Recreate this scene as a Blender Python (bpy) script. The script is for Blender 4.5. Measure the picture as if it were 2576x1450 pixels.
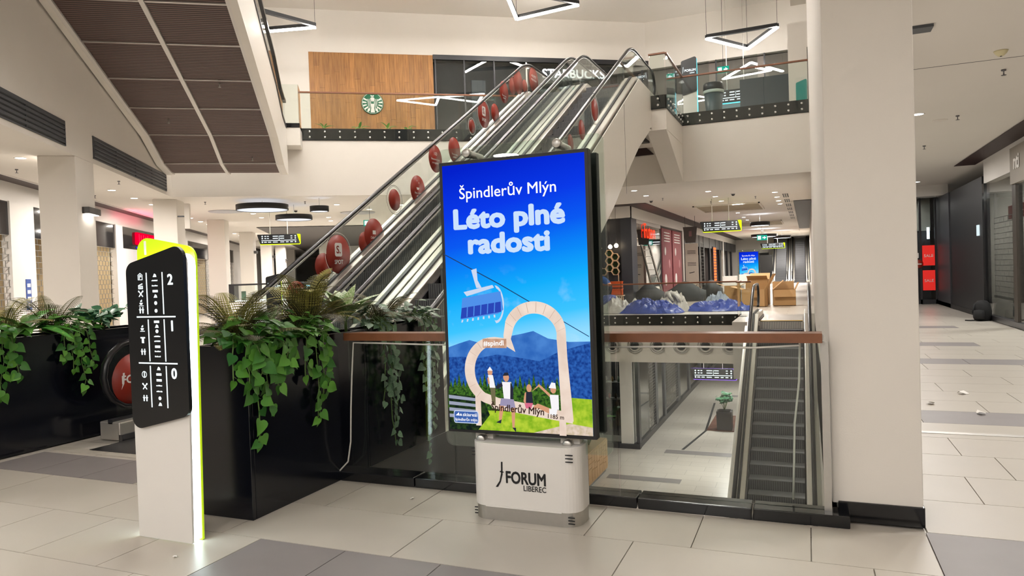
import bpy, bmesh, math, random
from mathutils import Matrix, Vector
from mathutils.geometry import tessellate_polygon
random.seed(7)
for o in list(bpy.data.objects): bpy.data.objects.remove(o)
scn = bpy.context.scene
COL = scn.collection
R = math.radians

# ------------------------------------------------------------------ camera
F_PX, IMG_W, IMG_H, EYE = 1786.0, 2576.0, 1450.0, 1.5
YAW, PITCH, ROLL = R(22.6), R(-1.17), 0.0345
fwd = Vector((-math.sin(YAW)*math.cos(PITCH), math.cos(YAW)*math.cos(PITCH), math.sin(PITCH)))
r0 = Vector((math.cos(YAW), math.sin(YAW), 0)); u0 = r0.cross(fwd)
rt = r0*math.cos(ROLL) - u0*math.sin(ROLL); up = r0*math.sin(ROLL) + u0*math.cos(ROLL)
cam = bpy.data.cameras.new('camera'); cam.sensor_width = 36; cam.lens = F_PX/IMG_W*36
cam.clip_start = .05; cam.clip_end = 300
cam_o = bpy.data.objects.new('camera', cam); COL.objects.link(cam_o)
cam_o.matrix_world = Matrix(((rt.x, up.x, -fwd.x, 0), (rt.y, up.y, -fwd.y, 0), (rt.z, up.z, -fwd.z, EYE), (0, 0, 0, 1)))
scn.camera = cam_o

# ------------------------------------------------------------------ world + exposure
wd = bpy.data.worlds.new('world'); scn.world = wd; wd.use_nodes = True
wd.node_tree.nodes['Background'].inputs[0].default_value = (1.0, .93, .86, 1)
wd.node_tree.nodes['Background'].inputs[1].default_value = .12
scn.view_settings.view_transform = 'Standard'; scn.view_settings.look = 'None'
scn.view_settings.gamma = 1; scn.view_settings.use_curve_mapping = False
scn.view_settings.exposure = 0.75
LAMP = 1.0                      # one dial for all ceiling lamps

# the left wing of the mall is turned by TH: a runs across it, b along it
TH = R(34.5)
WM = Matrix.Rotation(TH, 4, 'Z')
def W(a, b, z): return WM @ Vector((a, b, z))

cy = scn.cycles
cy.max_bounces = 6; cy.diffuse_bounces = 4; cy.glossy_bounces = 3; cy.transmission_bounces = 3; cy.transparent_max_bounces = 40
cy.caustics_reflective = False; cy.caustics_refractive = False; cy.sample_clamp_indirect = 4; cy.adaptive_threshold = .18
def area_lamp(loc, size, power, col=(1, .9, .78), spread=175):
    l = bpy.data.lights.new('lamp_light', 'AREA'); l.shape = 'DISK'; l.size = size
    l.energy = power*LAMP; l.color = col; l.spread = R(spread)
    o = bpy.data.objects.new('lamp_light', l); COL.objects.link(o); o.location = loc; return o
def bulb(loc, power, col, r=.25):
    l = bpy.data.lights.new('bulb_light', 'POINT'); l.energy = power*LAMP; l.color = col; l.shadow_soft_size = r
    o = bpy.data.objects.new('bulb_light', l); COL.objects.link(o); o.location = loc; return o
WARM = (1, .94, .87); NEUT = (1, .965, .925)
# downlight clusters of the ceilings, some added for fill: near hall, corridor, wing, gallery, lower floor, upper floor
for x in (-5.5, -1.6, 2.6):
    for y, pw_ in ((-5, 80), (-2.2, 66), (1.2, 16)): area_lamp((x, y, 3.86), .5, pw_, NEUT)
for y in (5.5, 8.5, 12, 16, 20, 24.5): area_lamp((2.1, y, 3.86), .4, 40, NEUT)
for b in (10, 14.5, 19, 24, 30, 37): area_lamp(W(-5.7, b, 3.86), .4, 105, WARM)
for a, b in ((-1.5, 24.5), (-2.5, 32), (2.4, 29)): area_lamp(W(a, b, 3.86), .4, 150, WARM)
for a, b in ((-4.0, 40), (-4.0, 49), (-1.5, 38), (2.5, 45), (3.5, 35)): area_lamp(W(a, b, 3.86), .4, 170, WARM)  # fill lamps added to brighten the far hall, no fixtures modelled there
for y in (23, 28.5, 36, 46, 58): area_lamp((-2.4, y, 3.86), .4, 140, WARM)
for y in (26, 33, 42): area_lamp((-3.4, y, -1.6), .4, 125, NEUT)
# ------------------------------------------------------------------ helpers
def lin(h):
    h = h.lstrip('#'); c = [int(h[i:i+2], 16)/255 for i in (0, 2, 4)]
    return tuple((x/12.92 if x <= .04045 else ((x+.055)/1.055)**2.4) for x in c) + (1,)
MATS = {}
def mat(name, col, rough=.5, metal=0, spec=.5, emit=None, es=0, var=.05, vscale=6, bump=0, bscale=40, coat=0, alpha=None):
    """principled material with procedural noise variation"""
    if name in MATS: return MATS[name]
    m = bpy.data.materials.new(name); m.use_nodes = True; nt = m.node_tree; N = nt.nodes; L = nt.links
    b = N['Principled BSDF']; c = lin(col) if isinstance(col, str) else col
    b.inputs['Roughness'].default_value = rough; b.inputs['Metallic'].default_value = metal
    b.inputs['Specular IOR Level'].default_value = spec; b.inputs['Coat Weight'].default_value = coat
    b.inputs['Base Color'].default_value = c
    if var:
        tc = N.new('ShaderNodeTexCoord'); no = N.new('ShaderNodeTexNoise'); no.inputs['Scale'].default_value = vscale
        no.inputs['Detail'].default_value = 5
        mx = N.new('ShaderNodeMix'); mx.data_type = 'RGBA'
        mx.inputs[6].default_value = tuple(x*(1-var) for x in c[:3])+(1,)
        mx.inputs[7].default_value = tuple(min(1, x*(1+var)) for x in c[:3])+(1,)
        L.new(tc.outputs['Object'], no.inputs['Vector']); L.new(no.outputs['Fac'], mx.inputs[0]); L.new(mx.outputs[2], b.inputs['Base Color'])
    if bump:
        tc = N.new('ShaderNodeTexCoord'); n2 = N.new('ShaderNodeTexNoise'); n2.inputs['Scale'].default_value = bscale
        bp = N.new('ShaderNodeBump'); bp.inputs['Strength'].default_value = bump; bp.inputs['Distance'].default_value = .01
        L.new(tc.outputs['Object'], n2.inputs['Vector']); L.new(n2.outputs['Fac'], bp.inputs['Height']); L.new(bp.outputs[0], b.inputs['Normal'])
    if emit:
        b.inputs['Emission Color'].default_value = lin(emit) if isinstance(emit, str) else emit
        b.inputs['Emission Strength'].default_value = es
    MATS[name] = m; return m
def glow(name, col, s=1.0, sample=False):
    """something that gives off light: screen picture, lamp, lit letter"""
    if name in MATS: return MATS[name]
    m = bpy.data.materials.new(name); m.use_nodes = True; nt = m.node_tree; nt.nodes.clear()
    e = nt.nodes.new('ShaderNodeEmission'); e.inputs[0].default_value = lin(col) if isinstance(col, str) else col; e.inputs[1].default_value = s
    o = nt.nodes.new('ShaderNodeOutputMaterial'); nt.links.new(e.outputs[0], o.inputs[0]); MATS[name] = m
    m.cycles.emission_sampling = 'AUTO' if sample else 'NONE'; return m
def glassmat(name, tint=(.93, .96, .94, 1), ior=1.45, rough=0.0, dirt=0):
    if name in MATS: return MATS[name]
    m = bpy.data.materials.new(name); m.use_nodes = True; nt = m.node_tree; N = nt.nodes; L = nt.links; N.clear()
    t = N.new('ShaderNodeBsdfTransparent'); t.inputs[0].default_value = tint
    g = N.new('ShaderNodeBsdfGlossy'); g.inputs['Roughness'].default_value = rough; g.inputs[0].default_value = (1, 1, 1, 1)
    # thin pane: the same reflectance seen from either side
    ge = N.new('ShaderNodeNewGeometry'); dt = N.new('ShaderNodeVectorMath'); dt.operation = 'DOT_PRODUCT'
    L.new(ge.outputs['Normal'], dt.inputs[0]); L.new(ge.outputs['Incoming'], dt.inputs[1])
    ab = N.new('ShaderNodeMath'); ab.operation = 'ABSOLUTE'; L.new(dt.outputs['Value'], ab.inputs[0])
    iv = N.new('ShaderNodeMath'); iv.operation = 'SUBTRACT'; iv.inputs[0].default_value = 1; L.new(ab.outputs[0], iv.inputs[1])
    pw = N.new('ShaderNodeMath'); pw.operation = 'POWER'; pw.inputs[1].default_value = 5; L.new(iv.outputs[0], pw.inputs[0])
    r = ((ior-1)/(ior+1))**2
    f = N.new('ShaderNodeMath'); f.operation = 'MULTIPLY_ADD'; f.inputs[1].default_value = 1-r; f.inputs[2].default_value = r; L.new(pw.outputs[0], f.inputs[0])
    mx = N.new('ShaderNodeMixShader'); o = N.new('ShaderNodeOutputMaterial')
    L.new(f.outputs[0], mx.inputs[0]); L.new(t.outputs[0], mx.inputs[1]); L.new(g.outputs[0], mx.inputs[2]); L.new(mx.outputs[0], o.inputs[0])
    MATS[name] = m; return m

class MB:
    """collects shapes in world (or wing) coordinates and links them as one mesh object"""
    def __init__(s, xf=None): s.v = []; s.f = []; s.mi = []; s.sm = []; s.xf = xf
    def add(s, vs, fs, mi=0, smooth=False):
        n = len(s.v); s.v += [tuple(v) for v in vs]
        for f in fs: s.f.append([i+n for i in f]); s.mi.append(mi); s.sm.append(smooth)
        return s
    def box(s, x0, x1, y0, y1, z0, z1, mi=0):
        vs = [(x, y, z) for z in (z0, z1) for y in (y0, y1) for x in (x0, x1)]
        return s.add(vs, [(0, 2, 3, 1), (4, 5, 7, 6), (0, 1, 5, 4), (2, 6, 7, 3), (0, 4, 6, 2), (1, 3, 7, 5)], mi)
    def obox(s, M, sx, sy, sz, mi=0):
        vs = [M @ Vector((x*sx/2, y*sy/2, z*sz/2)) for z in (-1, 1) for y in (-1, 1) for x in (-1, 1)]
        return s.add(vs, [(0, 2, 3, 1), (4, 5, 7, 6), (0, 1, 5, 4), (2, 6, 7, 3), (0, 4, 6, 2), (1, 3, 7, 5)], mi)
    def quad(s, a, b, c, d, mi=0): return s.add([a, b, c, d], [(0, 1, 2, 3)], mi)
    def bar(s, p, q, w, h=None, mi=0):
        p, q = Vector(p), Vector(q); d = q-p; l = d.length; d.normalize(); h = h or w
        side = d.cross(Vector((0, 0, 1)));  side = side.normalized() if side.length > 1e-4 else Vector((1, 0, 0))
        upv = side.cross(d)
        vs = [p+side*w/2*i+upv*h/2*j+d*k*l for k in (0, 1) for j in (-1, 1) for i in (-1, 1)]
        return s.add(vs, [(0, 2, 3, 1), (4, 5, 7, 6), (0, 1, 5, 4), (2, 6, 7, 3), (0, 4, 6, 2), (1, 3, 7, 5)], mi)
    def prism(s, poly, ax, lo, hi, mi=0, smooth=False):
        """2-D polygon extruded along axis ax: 'x' -> (y,z), 'y' -> (x,z), 'z' -> (x,y)"""
        def P(p, t): return {'x': (t, p[0], p[1]), 'y': (p[0], t, p[1]), 'z': (p[0], p[1], t)}[ax]
        n = len(poly); vs = [P(p, lo) for p in poly]+[P(p, hi) for p in poly]
        tri = tessellate_polygon([[Vector((p[0], p[1], 0)) for p in poly]])
        fs = [(t[0], t[1], t[2]) for t in tri]+[(t[2]+n, t[1]+n, t[0]+n) for t in tri]
        s.add(vs, fs, mi)
        return s.add(vs, [(i, (i+1) % n, (i+1) % n+n, i+n) for i in range(n)], mi, smooth)
    def tube(s, path, r, n=8, mi=0, caps=True, sq=None, closed=False):
        path = [Vector(p) for p in path]; m = len(path); rings = []; prev = None
        for i, p in enumerate(path):
            if closed: t = path[(i+1) % m]-path[i-1]
            else: t = path[min(i+1, m-1)]-path[max(i-1, 0)]
            t.normalize()
            ref = Vector((1, 0, 0)) if abs(t.x) < .9 else Vector((0, 0, 1))
            if prev is not None: ref = prev
            a = (ref-t*ref.dot(t)); a.normalize(); b = t.cross(a); prev = a
            rr = r[i] if isinstance(r, (list, tuple)) else r
            ra, rb = (rr, rr) if sq is None else (rr*sq[0], rr*sq[1])
            rings.append([p+a*math.cos(2*math.pi*k/n)*ra+b*math.sin(2*math.pi*k/n)*rb for k in range(n)])
        vs = [v for rg in rings for v in rg]; fs = []
        for i in range(m if closed else m-1):
            j = (i+1) % m
            for k in range(n): fs.append((i*n+k, i*n+(k+1) % n, j*n+(k+1) % n, j*n+k))
        s.add(vs, fs, mi, True)
        if caps and not closed: s.add(rings[0], [tuple(range(n))[::-1]], mi); s.add(rings[-1], [tuple(range(n))], mi)
        return s
    def lathe(s, prof, c=(0, 0, 0), n=24, mi=0, ax='z', smooth=True, ring=False):
        vs = []
        for (r, z) in prof:
            for k in range(n):
                a = 2*math.pi*k/n; x, y = r*math.cos(a), r*math.sin(a)
                p = {'z': (x, y, z), 'y': (x, z, y), 'x': (z, x, y)}[ax]
                vs.append((c[0]+p[0], c[1]+p[1], c[2]+p[2]))
        fs = [(i*n+k, i*n+(k+1) % n, (i+1)*n+(k+1) % n, (i+1)*n+k) for i in range(len(prof)-1) for k in range(n)]
        if ring: m_ = len(prof)-1; fs += [(m_*n+k, m_*n+(k+1) % n, (k+1) % n, k) for k in range(n)]
        s.add(vs, fs, mi, smooth)
        for e in (() if ring else (0, len(prof)-1)):
            if prof[e][0] > 1e-4: s.add(vs[e*n:(e+1)*n], [tuple(range(n))], mi)
        return s
    def mesh(s, name, mats, inv=None):
        me = bpy.data.meshes.new(name); vs = s.v
        if s.xf is not None: vs = [s.xf @ Vector(v) for v in vs]
        if inv is not None: vs = [inv @ Vector(v) for v in vs]
        me.from_pydata([tuple(v) for v in vs], [], s.f)
        for m in (mats if isinstance(mats, (list, tuple)) else [mats]): me.materials.append(m)
        me.polygons.foreach_set('material_index', s.mi); me.polygons.foreach_set('use_smooth', s.sm)
        bm = bmesh.new(); bm.from_mesh(me); bmesh.ops.remove_doubles(bm, verts=bm.verts, dist=1e-5)
        bmesh.ops.recalc_face_normals(bm, faces=bm.faces); bm.to_mesh(me); bm.free(); me.update()
        return me
    def build(s, name, mats, parent=None, bevel=0, **kw):
        inv = WMAT[parent.name].inverted() if parent is not None else None
        o = bpy.data.objects.new(name, s.mesh(name, mats, inv)); COL.objects.link(o)
        if parent is not None: o.parent = parent; WMAT[o.name] = WMAT[parent.name]
        else: WMAT[o.name] = Matrix()
        if bevel:
            b = o.modifiers.new('edge', 'BEVEL'); b.width = bevel; b.segments = 2; b.limit_method = 'ANGLE'
        tag(o, **kw); return o
WMAT = {}
def tag(o, label=None, cat=None, group=None, kind=None):
    if label: o['label'] = label
    if cat: o['category'] = cat
    if group: o['group'] = group
    if kind: o['kind'] = kind
    return o
def thing(name, label, cat, loc=(0, 0, 0), rz=0, group=None):
    o = bpy.data.objects.new(name, None); COL.objects.link(o); o.location = loc; o.rotation_euler = (0, 0, rz)
    o.empty_display_size = .1
    WMAT[o.name] = Matrix.Translation(loc) @ Matrix.Rotation(rz, 4, 'Z')
    return tag(o, label, cat, group)
def struct(mb, name, mats, **kw): return mb.build(name, mats, None, kind='structure', **kw)
def dup(root, loc, rz=0, label=None, group=None):
    r = root.copy(); COL.objects.link(r); r.location = loc; r.rotation_euler = (0, 0, rz)
    if label: r['label'] = label
    if group: r['group'] = group
    for ch in list(root.children):
        c = ch.copy(); COL.objects.link(c); c.parent = r
        for g in ch.children:
            d = g.copy(); COL.objects.link(d); d.parent = c
    return r
def textmesh(body, size, bold=0, align='CENTER', shear=0, spacing=1.0, ext=.001, line=1.0):
    """lettering as a mesh in the x-y plane"""
    cu = bpy.data.curves.new('lettering', 'FONT'); cu.body = body; cu.size = size; cu.align_x = align
    cu.extrude = ext; cu.shear = shear; cu.space_character = spacing; cu.space_line = line; cu.resolution_u = 3
    o = bpy.data.objects.new('lettering', cu); COL.objects.link(o)
    dg = bpy.context.evaluated_depsgraph_get(); me = bpy.data.meshes.new_from_object(o.evaluated_get(dg))
    bpy.data.objects.remove(o); bpy.data.curves.remove(cu)
    if bold:                                  # heavier strokes: the outline repeated around a small ring
        vs = [v.co.copy() for v in me.vertices]; fs = [tuple(p.vertices) for p in me.polygons]; V_, F_ = [], []
        for k in range(9):
            dx, dy = (0, 0) if k == 8 else (math.cos(k*math.pi/4)*bold*size, math.sin(k*math.pi/4)*bold*size)
            n = len(V_); V_ += [(v.x+dx, v.y+dy, v.z+k*2e-6) for v in vs]; F_ += [tuple(i+n for i in f) for f in fs]
        bpy.data.meshes.remove(me); me = bpy.data.meshes.new('lettering'); me.from_pydata(V_, [], F_)
    return me
def text(name, body, size, M, m, parent, fit=None, **kw):
    """lettering placed by matrix M (world): local x along the line, local y up; fit stretches it to that width"""
    me = textmesh(body, size, **kw)
    if fit:
        xs = [v.co.x for v in me.vertices]; k_ = fit/(max(xs)-min(xs)); c_ = (max(xs)+min(xs))/2
        for v in me.vertices: v.co.x = (v.co.x-c_)*k_
    me.transform(WMAT[parent.name].inverted() @ M) if parent is not None else me.transform(M)
    me.materials.clear(); me.materials.append(m)
    o = bpy.data.objects.new(name, me); COL.objects.link(o)
    if parent is not None: o.parent = parent; WMAT[o.name] = WMAT[parent.name]
    else: WMAT[o.name] = Matrix()
    return o
def upright(loc, ang=0):
    """matrix for lettering on an upright face whose line runs along angle ang in plan"""
    return Matrix.Translation(loc) @ Matrix.Rotation(ang, 4, 'Z') @ Matrix.Rotation(R(90), 4, 'X')
def rrect(x0, x1, y0, y1, r, n=5):
    pts = []
    for cx, cy, a0 in ((x1-r, y1-r, 0), (x0+r, y1-r, 90), (x0+r, y0+r, 180), (x1-r, y0+r, 270)):
        for k in range(n+1): a = R(a0+90*k/n); pts.append((cx+r*math.cos(a), cy+r*math.sin(a)))
    return pts
def rpoly(pts, rads, n=6):
    """polygon with rounded corners"""
    out = []; m = len(pts)
    for i in range(m):
        p = Vector(pts[i]); a = (Vector(pts[i-1])-p).normalized(); b = (Vector(pts[(i+1) % m])-p).normalized()
        r = rads[i] if isinstance(rads, (list, tuple)) else rads
        if r < 1e-5: out.append(tuple(p)); continue
        ang = a.angle(b); d = r/math.tan(ang/2); c = p+(a+b).normalized()*(r/math.sin(ang/2))
        a0_ = math.atan2((p+a*d-c).y, (p+a*d-c).x); a1_ = math.atan2((p+b*d-c).y, (p+b*d-c).x)
        dd = (a1_-a0_+math.pi) % (2*math.pi)-math.pi
        for k in range(n+1): out.append((c.x+r*math.cos(a0_+dd*k/n), c.y+r*math.sin(a0_+dd*k/n)))
    return out

# ------------------------------------------------------------------ materials
M_wall = mat('wall_paint', '#e0dad2', .75, var=.03, vscale=1.5, bump=.05, bscale=120)
M_ceil = mat('ceiling_paint', '#e3ded7', .8, var=.02, vscale=1)
M_white = mat('white_panel', '#dcd8d3', .45, var=.02)
M_clad = mat('cladding_white', '#e0dbd3', .4, var=.02)
M_black = mat('black_gloss', '#0b0c10', .12, spec=.6, var=.1)
M_blackm = mat('black_matte', '#141416', .5, var=.1)
M_dark = mat('dark_frame', '#26262a', .4, var=.1)
M_brown = mat('brown_strip', '#2e1b19', .5, var=.1)
M_steel = mat('brushed_steel', '#c4c1bc', .4, metal=1, var=.06, vscale=30)
M_steeld = mat('steel_dark', '#77767a', .35, metal=1, var=.08, vscale=30)
M_chrome = mat('chrome', '#dedede', .12, metal=1, var=.02)
M_rubber = mat('handrail_rubber', '#161619', .28, var=.1)
M_wood = mat('handrail_wood', '#7d4f35', .35, var=.25, vscale=14)
M_tile = mat('tile_beige', '#b6afa4', .36, var=.05, vscale=3)
M_tiled = mat('tile_grey', '#837d7c', .42, var=.08, vscale=5)
M_step = mat('step_grey', '#7d7e81', .5, metal=.25, var=.1, vscale=20)
M_riser = mat('riser_grey', '#58595d', .5, metal=.25, var=.1, vscale=30)
M_red = mat('red_disc', '#962c1d', .4, var=.1, vscale=2)
M_wht = mat('print_white', '#eeeae6', .5, var=.02)
M_glass = glassmat('pane_glass')
M_glassd = glassmat('shop_glass', (.82, .84, .83, 1), 1.5)
M_lamp = glow('lamp_white', (1, .95, .88, 1), 9)
# ================================================================== SETTING
H2, CZ = 5.8, 3.9                     # floor-to-floor height, ceiling height above each floor
def floormat():
    m = bpy.data.materials.new('stone_floor'); m.use_nodes = True; nt = m.node_tree; N = nt.nodes; L = nt.links; b = N['Principled BSDF']
    tc = N.new('ShaderNodeTexCoord'); br = N.new('ShaderNodeTexBrick'); br.inputs['Scale'].default_value = 1
    br.inputs['Brick Width'].default_value = 1.19; br.inputs['Row Height'].default_value = .6; br.inputs['Mortar Size'].default_value = .006
    br.inputs['Color1'].default_value = lin('#c2bbb1'); br.inputs['Color2'].default_value = lin('#bbb4aa'); br.inputs['Mortar'].default_value = lin('#8a847c')
    L.new(tc.outputs['Object'], br.inputs['Vector']); L.new(br.outputs['Color'], b.inputs['Base Color'])
    b.inputs['Roughness'].default_value = .3; return m
M_floor = floormat()
def slab(name, outer, hole, z, m, zt=None):
    """flat polygon with a hole at height z"""
    pts = [Vector((p[0], p[1], 0)) for p in outer]; hp = [Vector((p[0], p[1], 0)) for p in hole]
    tri = tessellate_polygon([pts, hp]); allp = pts+hp
    mb = MB(); mb.add([(p.x, p.y, z) for p in allp], [tuple(t) for t in tri])
    return struct(mb, name, m)
OUT = [(-48, -6), (9, -6), (9, 80), (-48, 80)]
# opening of the level-1 floor and of the level-2 floor
HOLE1 = [(-3.27, 4.36), (.15, 4.36), (.15, 19.9), (-1.9, 19.9), (-1.9, 23.0), (-6.9, 23.0), (-6.9, 8.9), (-3.27, 8.9)]
a0 = -4.98
def yx(a, Y): b = (Y-a*math.sin(TH))/math.cos(TH); return W(a, b, 0).xy
K = W(a0, 20.9, 0).xy
aa = (-6.75+20.9*math.sin(TH))/math.cos(TH)
P3 = W(aa, 20.9, 0).xy
HOLE2 = [tuple(yx(a0, 3.4)), tuple(K), tuple(P3), (-6.75, 20.3), (.15, 20.3), (.15, 3.4)]
floor = slab('floor', OUT, HOLE1, -.012, M_floor)
slab('ceiling_lower', OUT, HOLE1, -1.55, M_ceil)
slab('ceiling', OUT, HOLE2, CZ, M_ceil)
slab('floor_upper', OUT, HOLE2, H2, M_floor)
mb = MB(); mb.add([(-48, -6, -5.8), (9, -6, -5.8), (9, 80, -5.8), (-48, 80, -5.8)], [(0, 1, 2, 3)]); floor0 = struct(mb, 'floor_basement', M_floor)
mb = MB(); mb.add([(-48, 2, 10.45), (9, 2, 10.45), (9, 45, 10.45), (-48, 45, 10.45)], [(0, 3, 2, 1)]); struct(mb, 'ceiling_upper', M_ceil)
# outer shell so that no sky leaks in
mb = MB(); mb.quad((9, -6, -5.8), (9, 80, -5.8), (9, 80, 10.5), (9, -6, 10.5)); struct(mb, 'wall_outer_right', M_wall)
mb = MB(); mb.quad((-48, 80, -5.8), (9, 80, -5.8), (9, 80, 10.5), (-48, 80, 10.5)); struct(mb, 'wall_outer_back', M_wall)
mb = MB(); mb.quad((-48, -6, -5.8), (-48, 80, -5.8), (-48, 80, 10.5), (-48, -6, 10.5)); struct(mb, 'wall_outer_left', M_wall)
# slab edges
def edge(name, p, q, z0, z1, m=None, th=.02):
    p, q = Vector(p).to_2d(), Vector(q).to_2d(); mb = MB()
    mb.quad((p.x, p.y, z0), (q.x, q.y, z0), (q.x, q.y, z1), (p.x, p.y, z1)); return struct(mb, name, m or M_wall)
for i in range(len(HOLE1)):
    p, q = HOLE1[i], HOLE1[(i+1) % len(HOLE1)]
    if i == 0: continue
    edge('trim_lower', p, q, -1.55, -.012, mat('edge_dark', '#3b3a3b', .4) if i == 7 else None)
edge('trim_lower', HOLE1[0], HOLE1[1], -1.55, -.012)
edge('wall_wing', HOLE2[0], HOLE2[1], CZ, 10.45)         # upper wall of the wing, above the columns
edge('trim_upper', HOLE2[1], HOLE2[2], CZ, H2)
edge('trim_upper', HOLE2[2], HOLE2[3], CZ, H2)
edge('trim_upper', HOLE2[3], HOLE2[4], CZ, H2)
edge('trim_upper', HOLE2[5], HOLE2[0], CZ, 10.45)
# wall beside the void and the big white pillar at its end
struct(MB().box(.15, .55, 4.95, 20.3, -5.8, 10.45), 'wall_right', M_wall)
struct(MB().box(.25, .55, 20.3, 80, -5.8, 10.45), 'wall_gallery', M_wall)
struct(MB().box(.105, .568, 4.5, 4.96, .1, 10.45), 'wall_pillar', M_wall, bevel=.006)
struct(MB().box(.135, .575, 4.485, 4.97, 0, .115), 'baseboard_pillar', M_black, bevel=.004)
struct(MB().quad((-6.9, 8.9, -5.8), (-6.9, 21.5, -5.8), (-6.9, 21.5, -1.5), (-6.9, 8.9, -1.5)), 'wall_lower_left', M_wall)

# ---- floor tiles one can tell apart
def tiles():
    cache = {}
    def tile(x0, x1, y0, y1, dark):
        w, h = x1-x0-.006, y1-y0-.006; key = (round(w, 3), round(h, 3), dark)
        if key not in cache:
            me = MB().box(-w/2, w/2, -h/2, h/2, -.012, 0).mesh('tile', M_tiled if dark else M_tile); cache[key] = me
        o = bpy.data.objects.new('tile', cache[key]); COL.objects.link(o); o.parent = floor; o.location = ((x0+x1)/2, (y0+y1)/2, 0)
    def row(k, x0, x1, ph, pitch, darks=(), cut=None):
        y0, y1 = 3.225+.6025*k, 3.225+.6025*(k+1)
        if cut: y1 = min(y1, cut)
        n0 = math.floor((x0-ph)/pitch); x = ph+n0*pitch
        while x < x1:
            a, b = max(x, x0), min(x+pitch, x1)
            if b-a > .05: tile(a, b, y0, y1, any(d0 <= (a+b)/2 <= d1 for d0, d1 in darks))
            x += pitch
    row(-3, -6.6, 3.2, -2.4, 1.19)
    row(-2, -6.6, 3.2, -2.1, 1.19)
    row(-1, -6.6, 3.2, -2.985, .595, ((-2.985, -.6),))
    row(0, -6.6, 3.2, -2.105, 1.185)
    row(1, -6.6, .565, -2.99, .595, ((-6.6, -4.6),), cut=4.36)
    row(1, .565, 3.4, .565, 1.19, ((.56, 3.4),))
    y2 = 3.225+.6025*2
    row(2, -6.6, -3.75, -5.9, 1.19, cut=4.55)
    offs = {3: (.96, ()), 4: (1.258, ()), 5: (1.05, ()), 6: (.7, ()), 7: (.955, ((.955, 9),)), 8: (.4, ()), 9: (.8, ()), 10: (.2, ()), 11: (1, ()), 12: (.7, ()), 13: (.3, ()),
            14: (.9, ((0, 3.6),)), 15: (.5, ()), 16: (.1, ()), 17: (.8, ()), 18: (.3, ((0, 3.2),)), 19: (.7, ()), 20: (.1, ()), 21: (.5, ()), 22: (.9, ((0, 2.6),)), 23: (.3, ()), 24: (.6, ((0, 2.9),))}
    row(2, .575, 3.6, .36, 1.19)
    for k, (ph, d) in offs.items(): row(k, .56, 3.95, ph, 1.19, d)
tiles()
# grey stripes in the far floors
def stripe(x0, x1, y0, y1, z, par): MB().box(x0, x1, y0, y1, z, z+.004).build('tile', M_tiled, par)
for x0, x1, y0, y1 in ((-5.4, -2.85, 28.0, 28.55), (-6.7, -4.15, 24.1, 24.6), (-3.9, -1.6, 34.0, 34.6), (-4.0, -2.0, 33.0, 33.4), (-4.4, -2.2, 41, 41.6)): stripe(x0, x1, y0, y1, -5.8, floor0)

# ---- columns of the wing (one face flush with the slab edge)
for b in (14.2, 21.35, 28.4, 35.5, 42.6, 49.7, 56.8):
    struct(MB(WM).box(-5.6, -4.985, b, b+.9, 0, CZ), 'wall_column', M_wall, bevel=.01)
# a second row under the bridge of the upper floor
for a, b in ((-2.2, 45.), (.6, 40.), (3.2, 36.)):
    struct(MB(WM).box(a-.3, a+.3, b, b+.6, 0, CZ), 'wall_column', M_wall, bevel=.01)
# dark ceiling slot and white bulkhead over the wing shops
struct(MB(WM).box(-7.5, -7.08, 5, 75, CZ-.02, CZ-.01), 'trim_slot', M_brown)
struct(MB(WM).box(-7.7, -7.48, 5, 75, 3.45, CZ), 'wall_bulkhead', M_white)
struct(MB(WM).box(-7.09, -7.06, 5, 75, CZ-.03, CZ), 'trim_slot', M_white)
# gallery: slot, bulkhead, far side
struct(MB().box(-6.1, -5.35, 26.4, 70, CZ-.02, CZ-.01), 'trim_gallery_slot', M_brown)
struct(MB().box(-12, -5.35, 25.7, 26.4, CZ-.02, CZ-.01), 'trim_gallery_slot', M_brown)
struct(MB().box(-6.3, -6.08, 26.4, 70, 3.45, CZ), 'wall_gallery_bulkhead', M_white)
struct(MB().box(-12, -6.08, 26.35, 26.6, 3.45, CZ), 'wall_gallery_bulkhead', M_white)
# right corridor: slot, bulkhead
struct(MB().box(3.58, 4.05, 7, 21.5, CZ-.02, CZ-.01), 'trim_corridor_slot', M_brown)
struct(MB().box(4.05, 4.25, 5, 20.6, 3.3, CZ), 'wall_corridor_bulkhead', M_white)
struct(MB().box(2.0, 4.25, 26.6, 27.3, 3.55, CZ), 'wall_corridor_end', M_white)
# ceiling joints and coffers
mb = MB(); mb.box(.57, 4.05, 10.3, 10.312, CZ-.003, CZ+.01); struct(mb, 'trim_joint', M_steeld)
# ================================================================== ESCALATORS
M_deck = mat('deck_aluminium', '#cfcac2', .38, metal=.75, var=.04)
SL = .559                                   # pitch of the flights
def rail_path(Y0, z0, rise, yb, yt, hr=.0):
    """handrail line in (y,z): lower newel, flat, slope, flat, upper newel. Y0: where the slope of the nosing line crosses z0"""
    h = .95; pts = []; rn = .33
    yk = Y0+(rise)/SL
    for k in range(0, 9): a = R(270-180*k/8); pts.append((yb+rn+rn*math.cos(a), z0+h-rn+rn*math.sin(a)))
    # lower knee
    for k in range(-3, 4):
        t = k/3; y = Y0+t*.45
        pts.append((y, z0+h+(SL*.45*(t+1)**2/4)))
    for k in range(-3, 4):
        t = k/3; y = yk+t*.45
        pts.append((y, z0+h+rise-(SL*.45*(1-t)**2/4)))
    for k in range(0, 9): a = R(90-180*k/8); pts.append((yt-rn+rn*math.cos(a), z0+rise+h-rn+rn*math.sin(a)))
    return pts
def nose(y, Y0, z0, rise):
    return max(z0, min(z0+rise, z0+SL*(y-Y0)))
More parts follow.
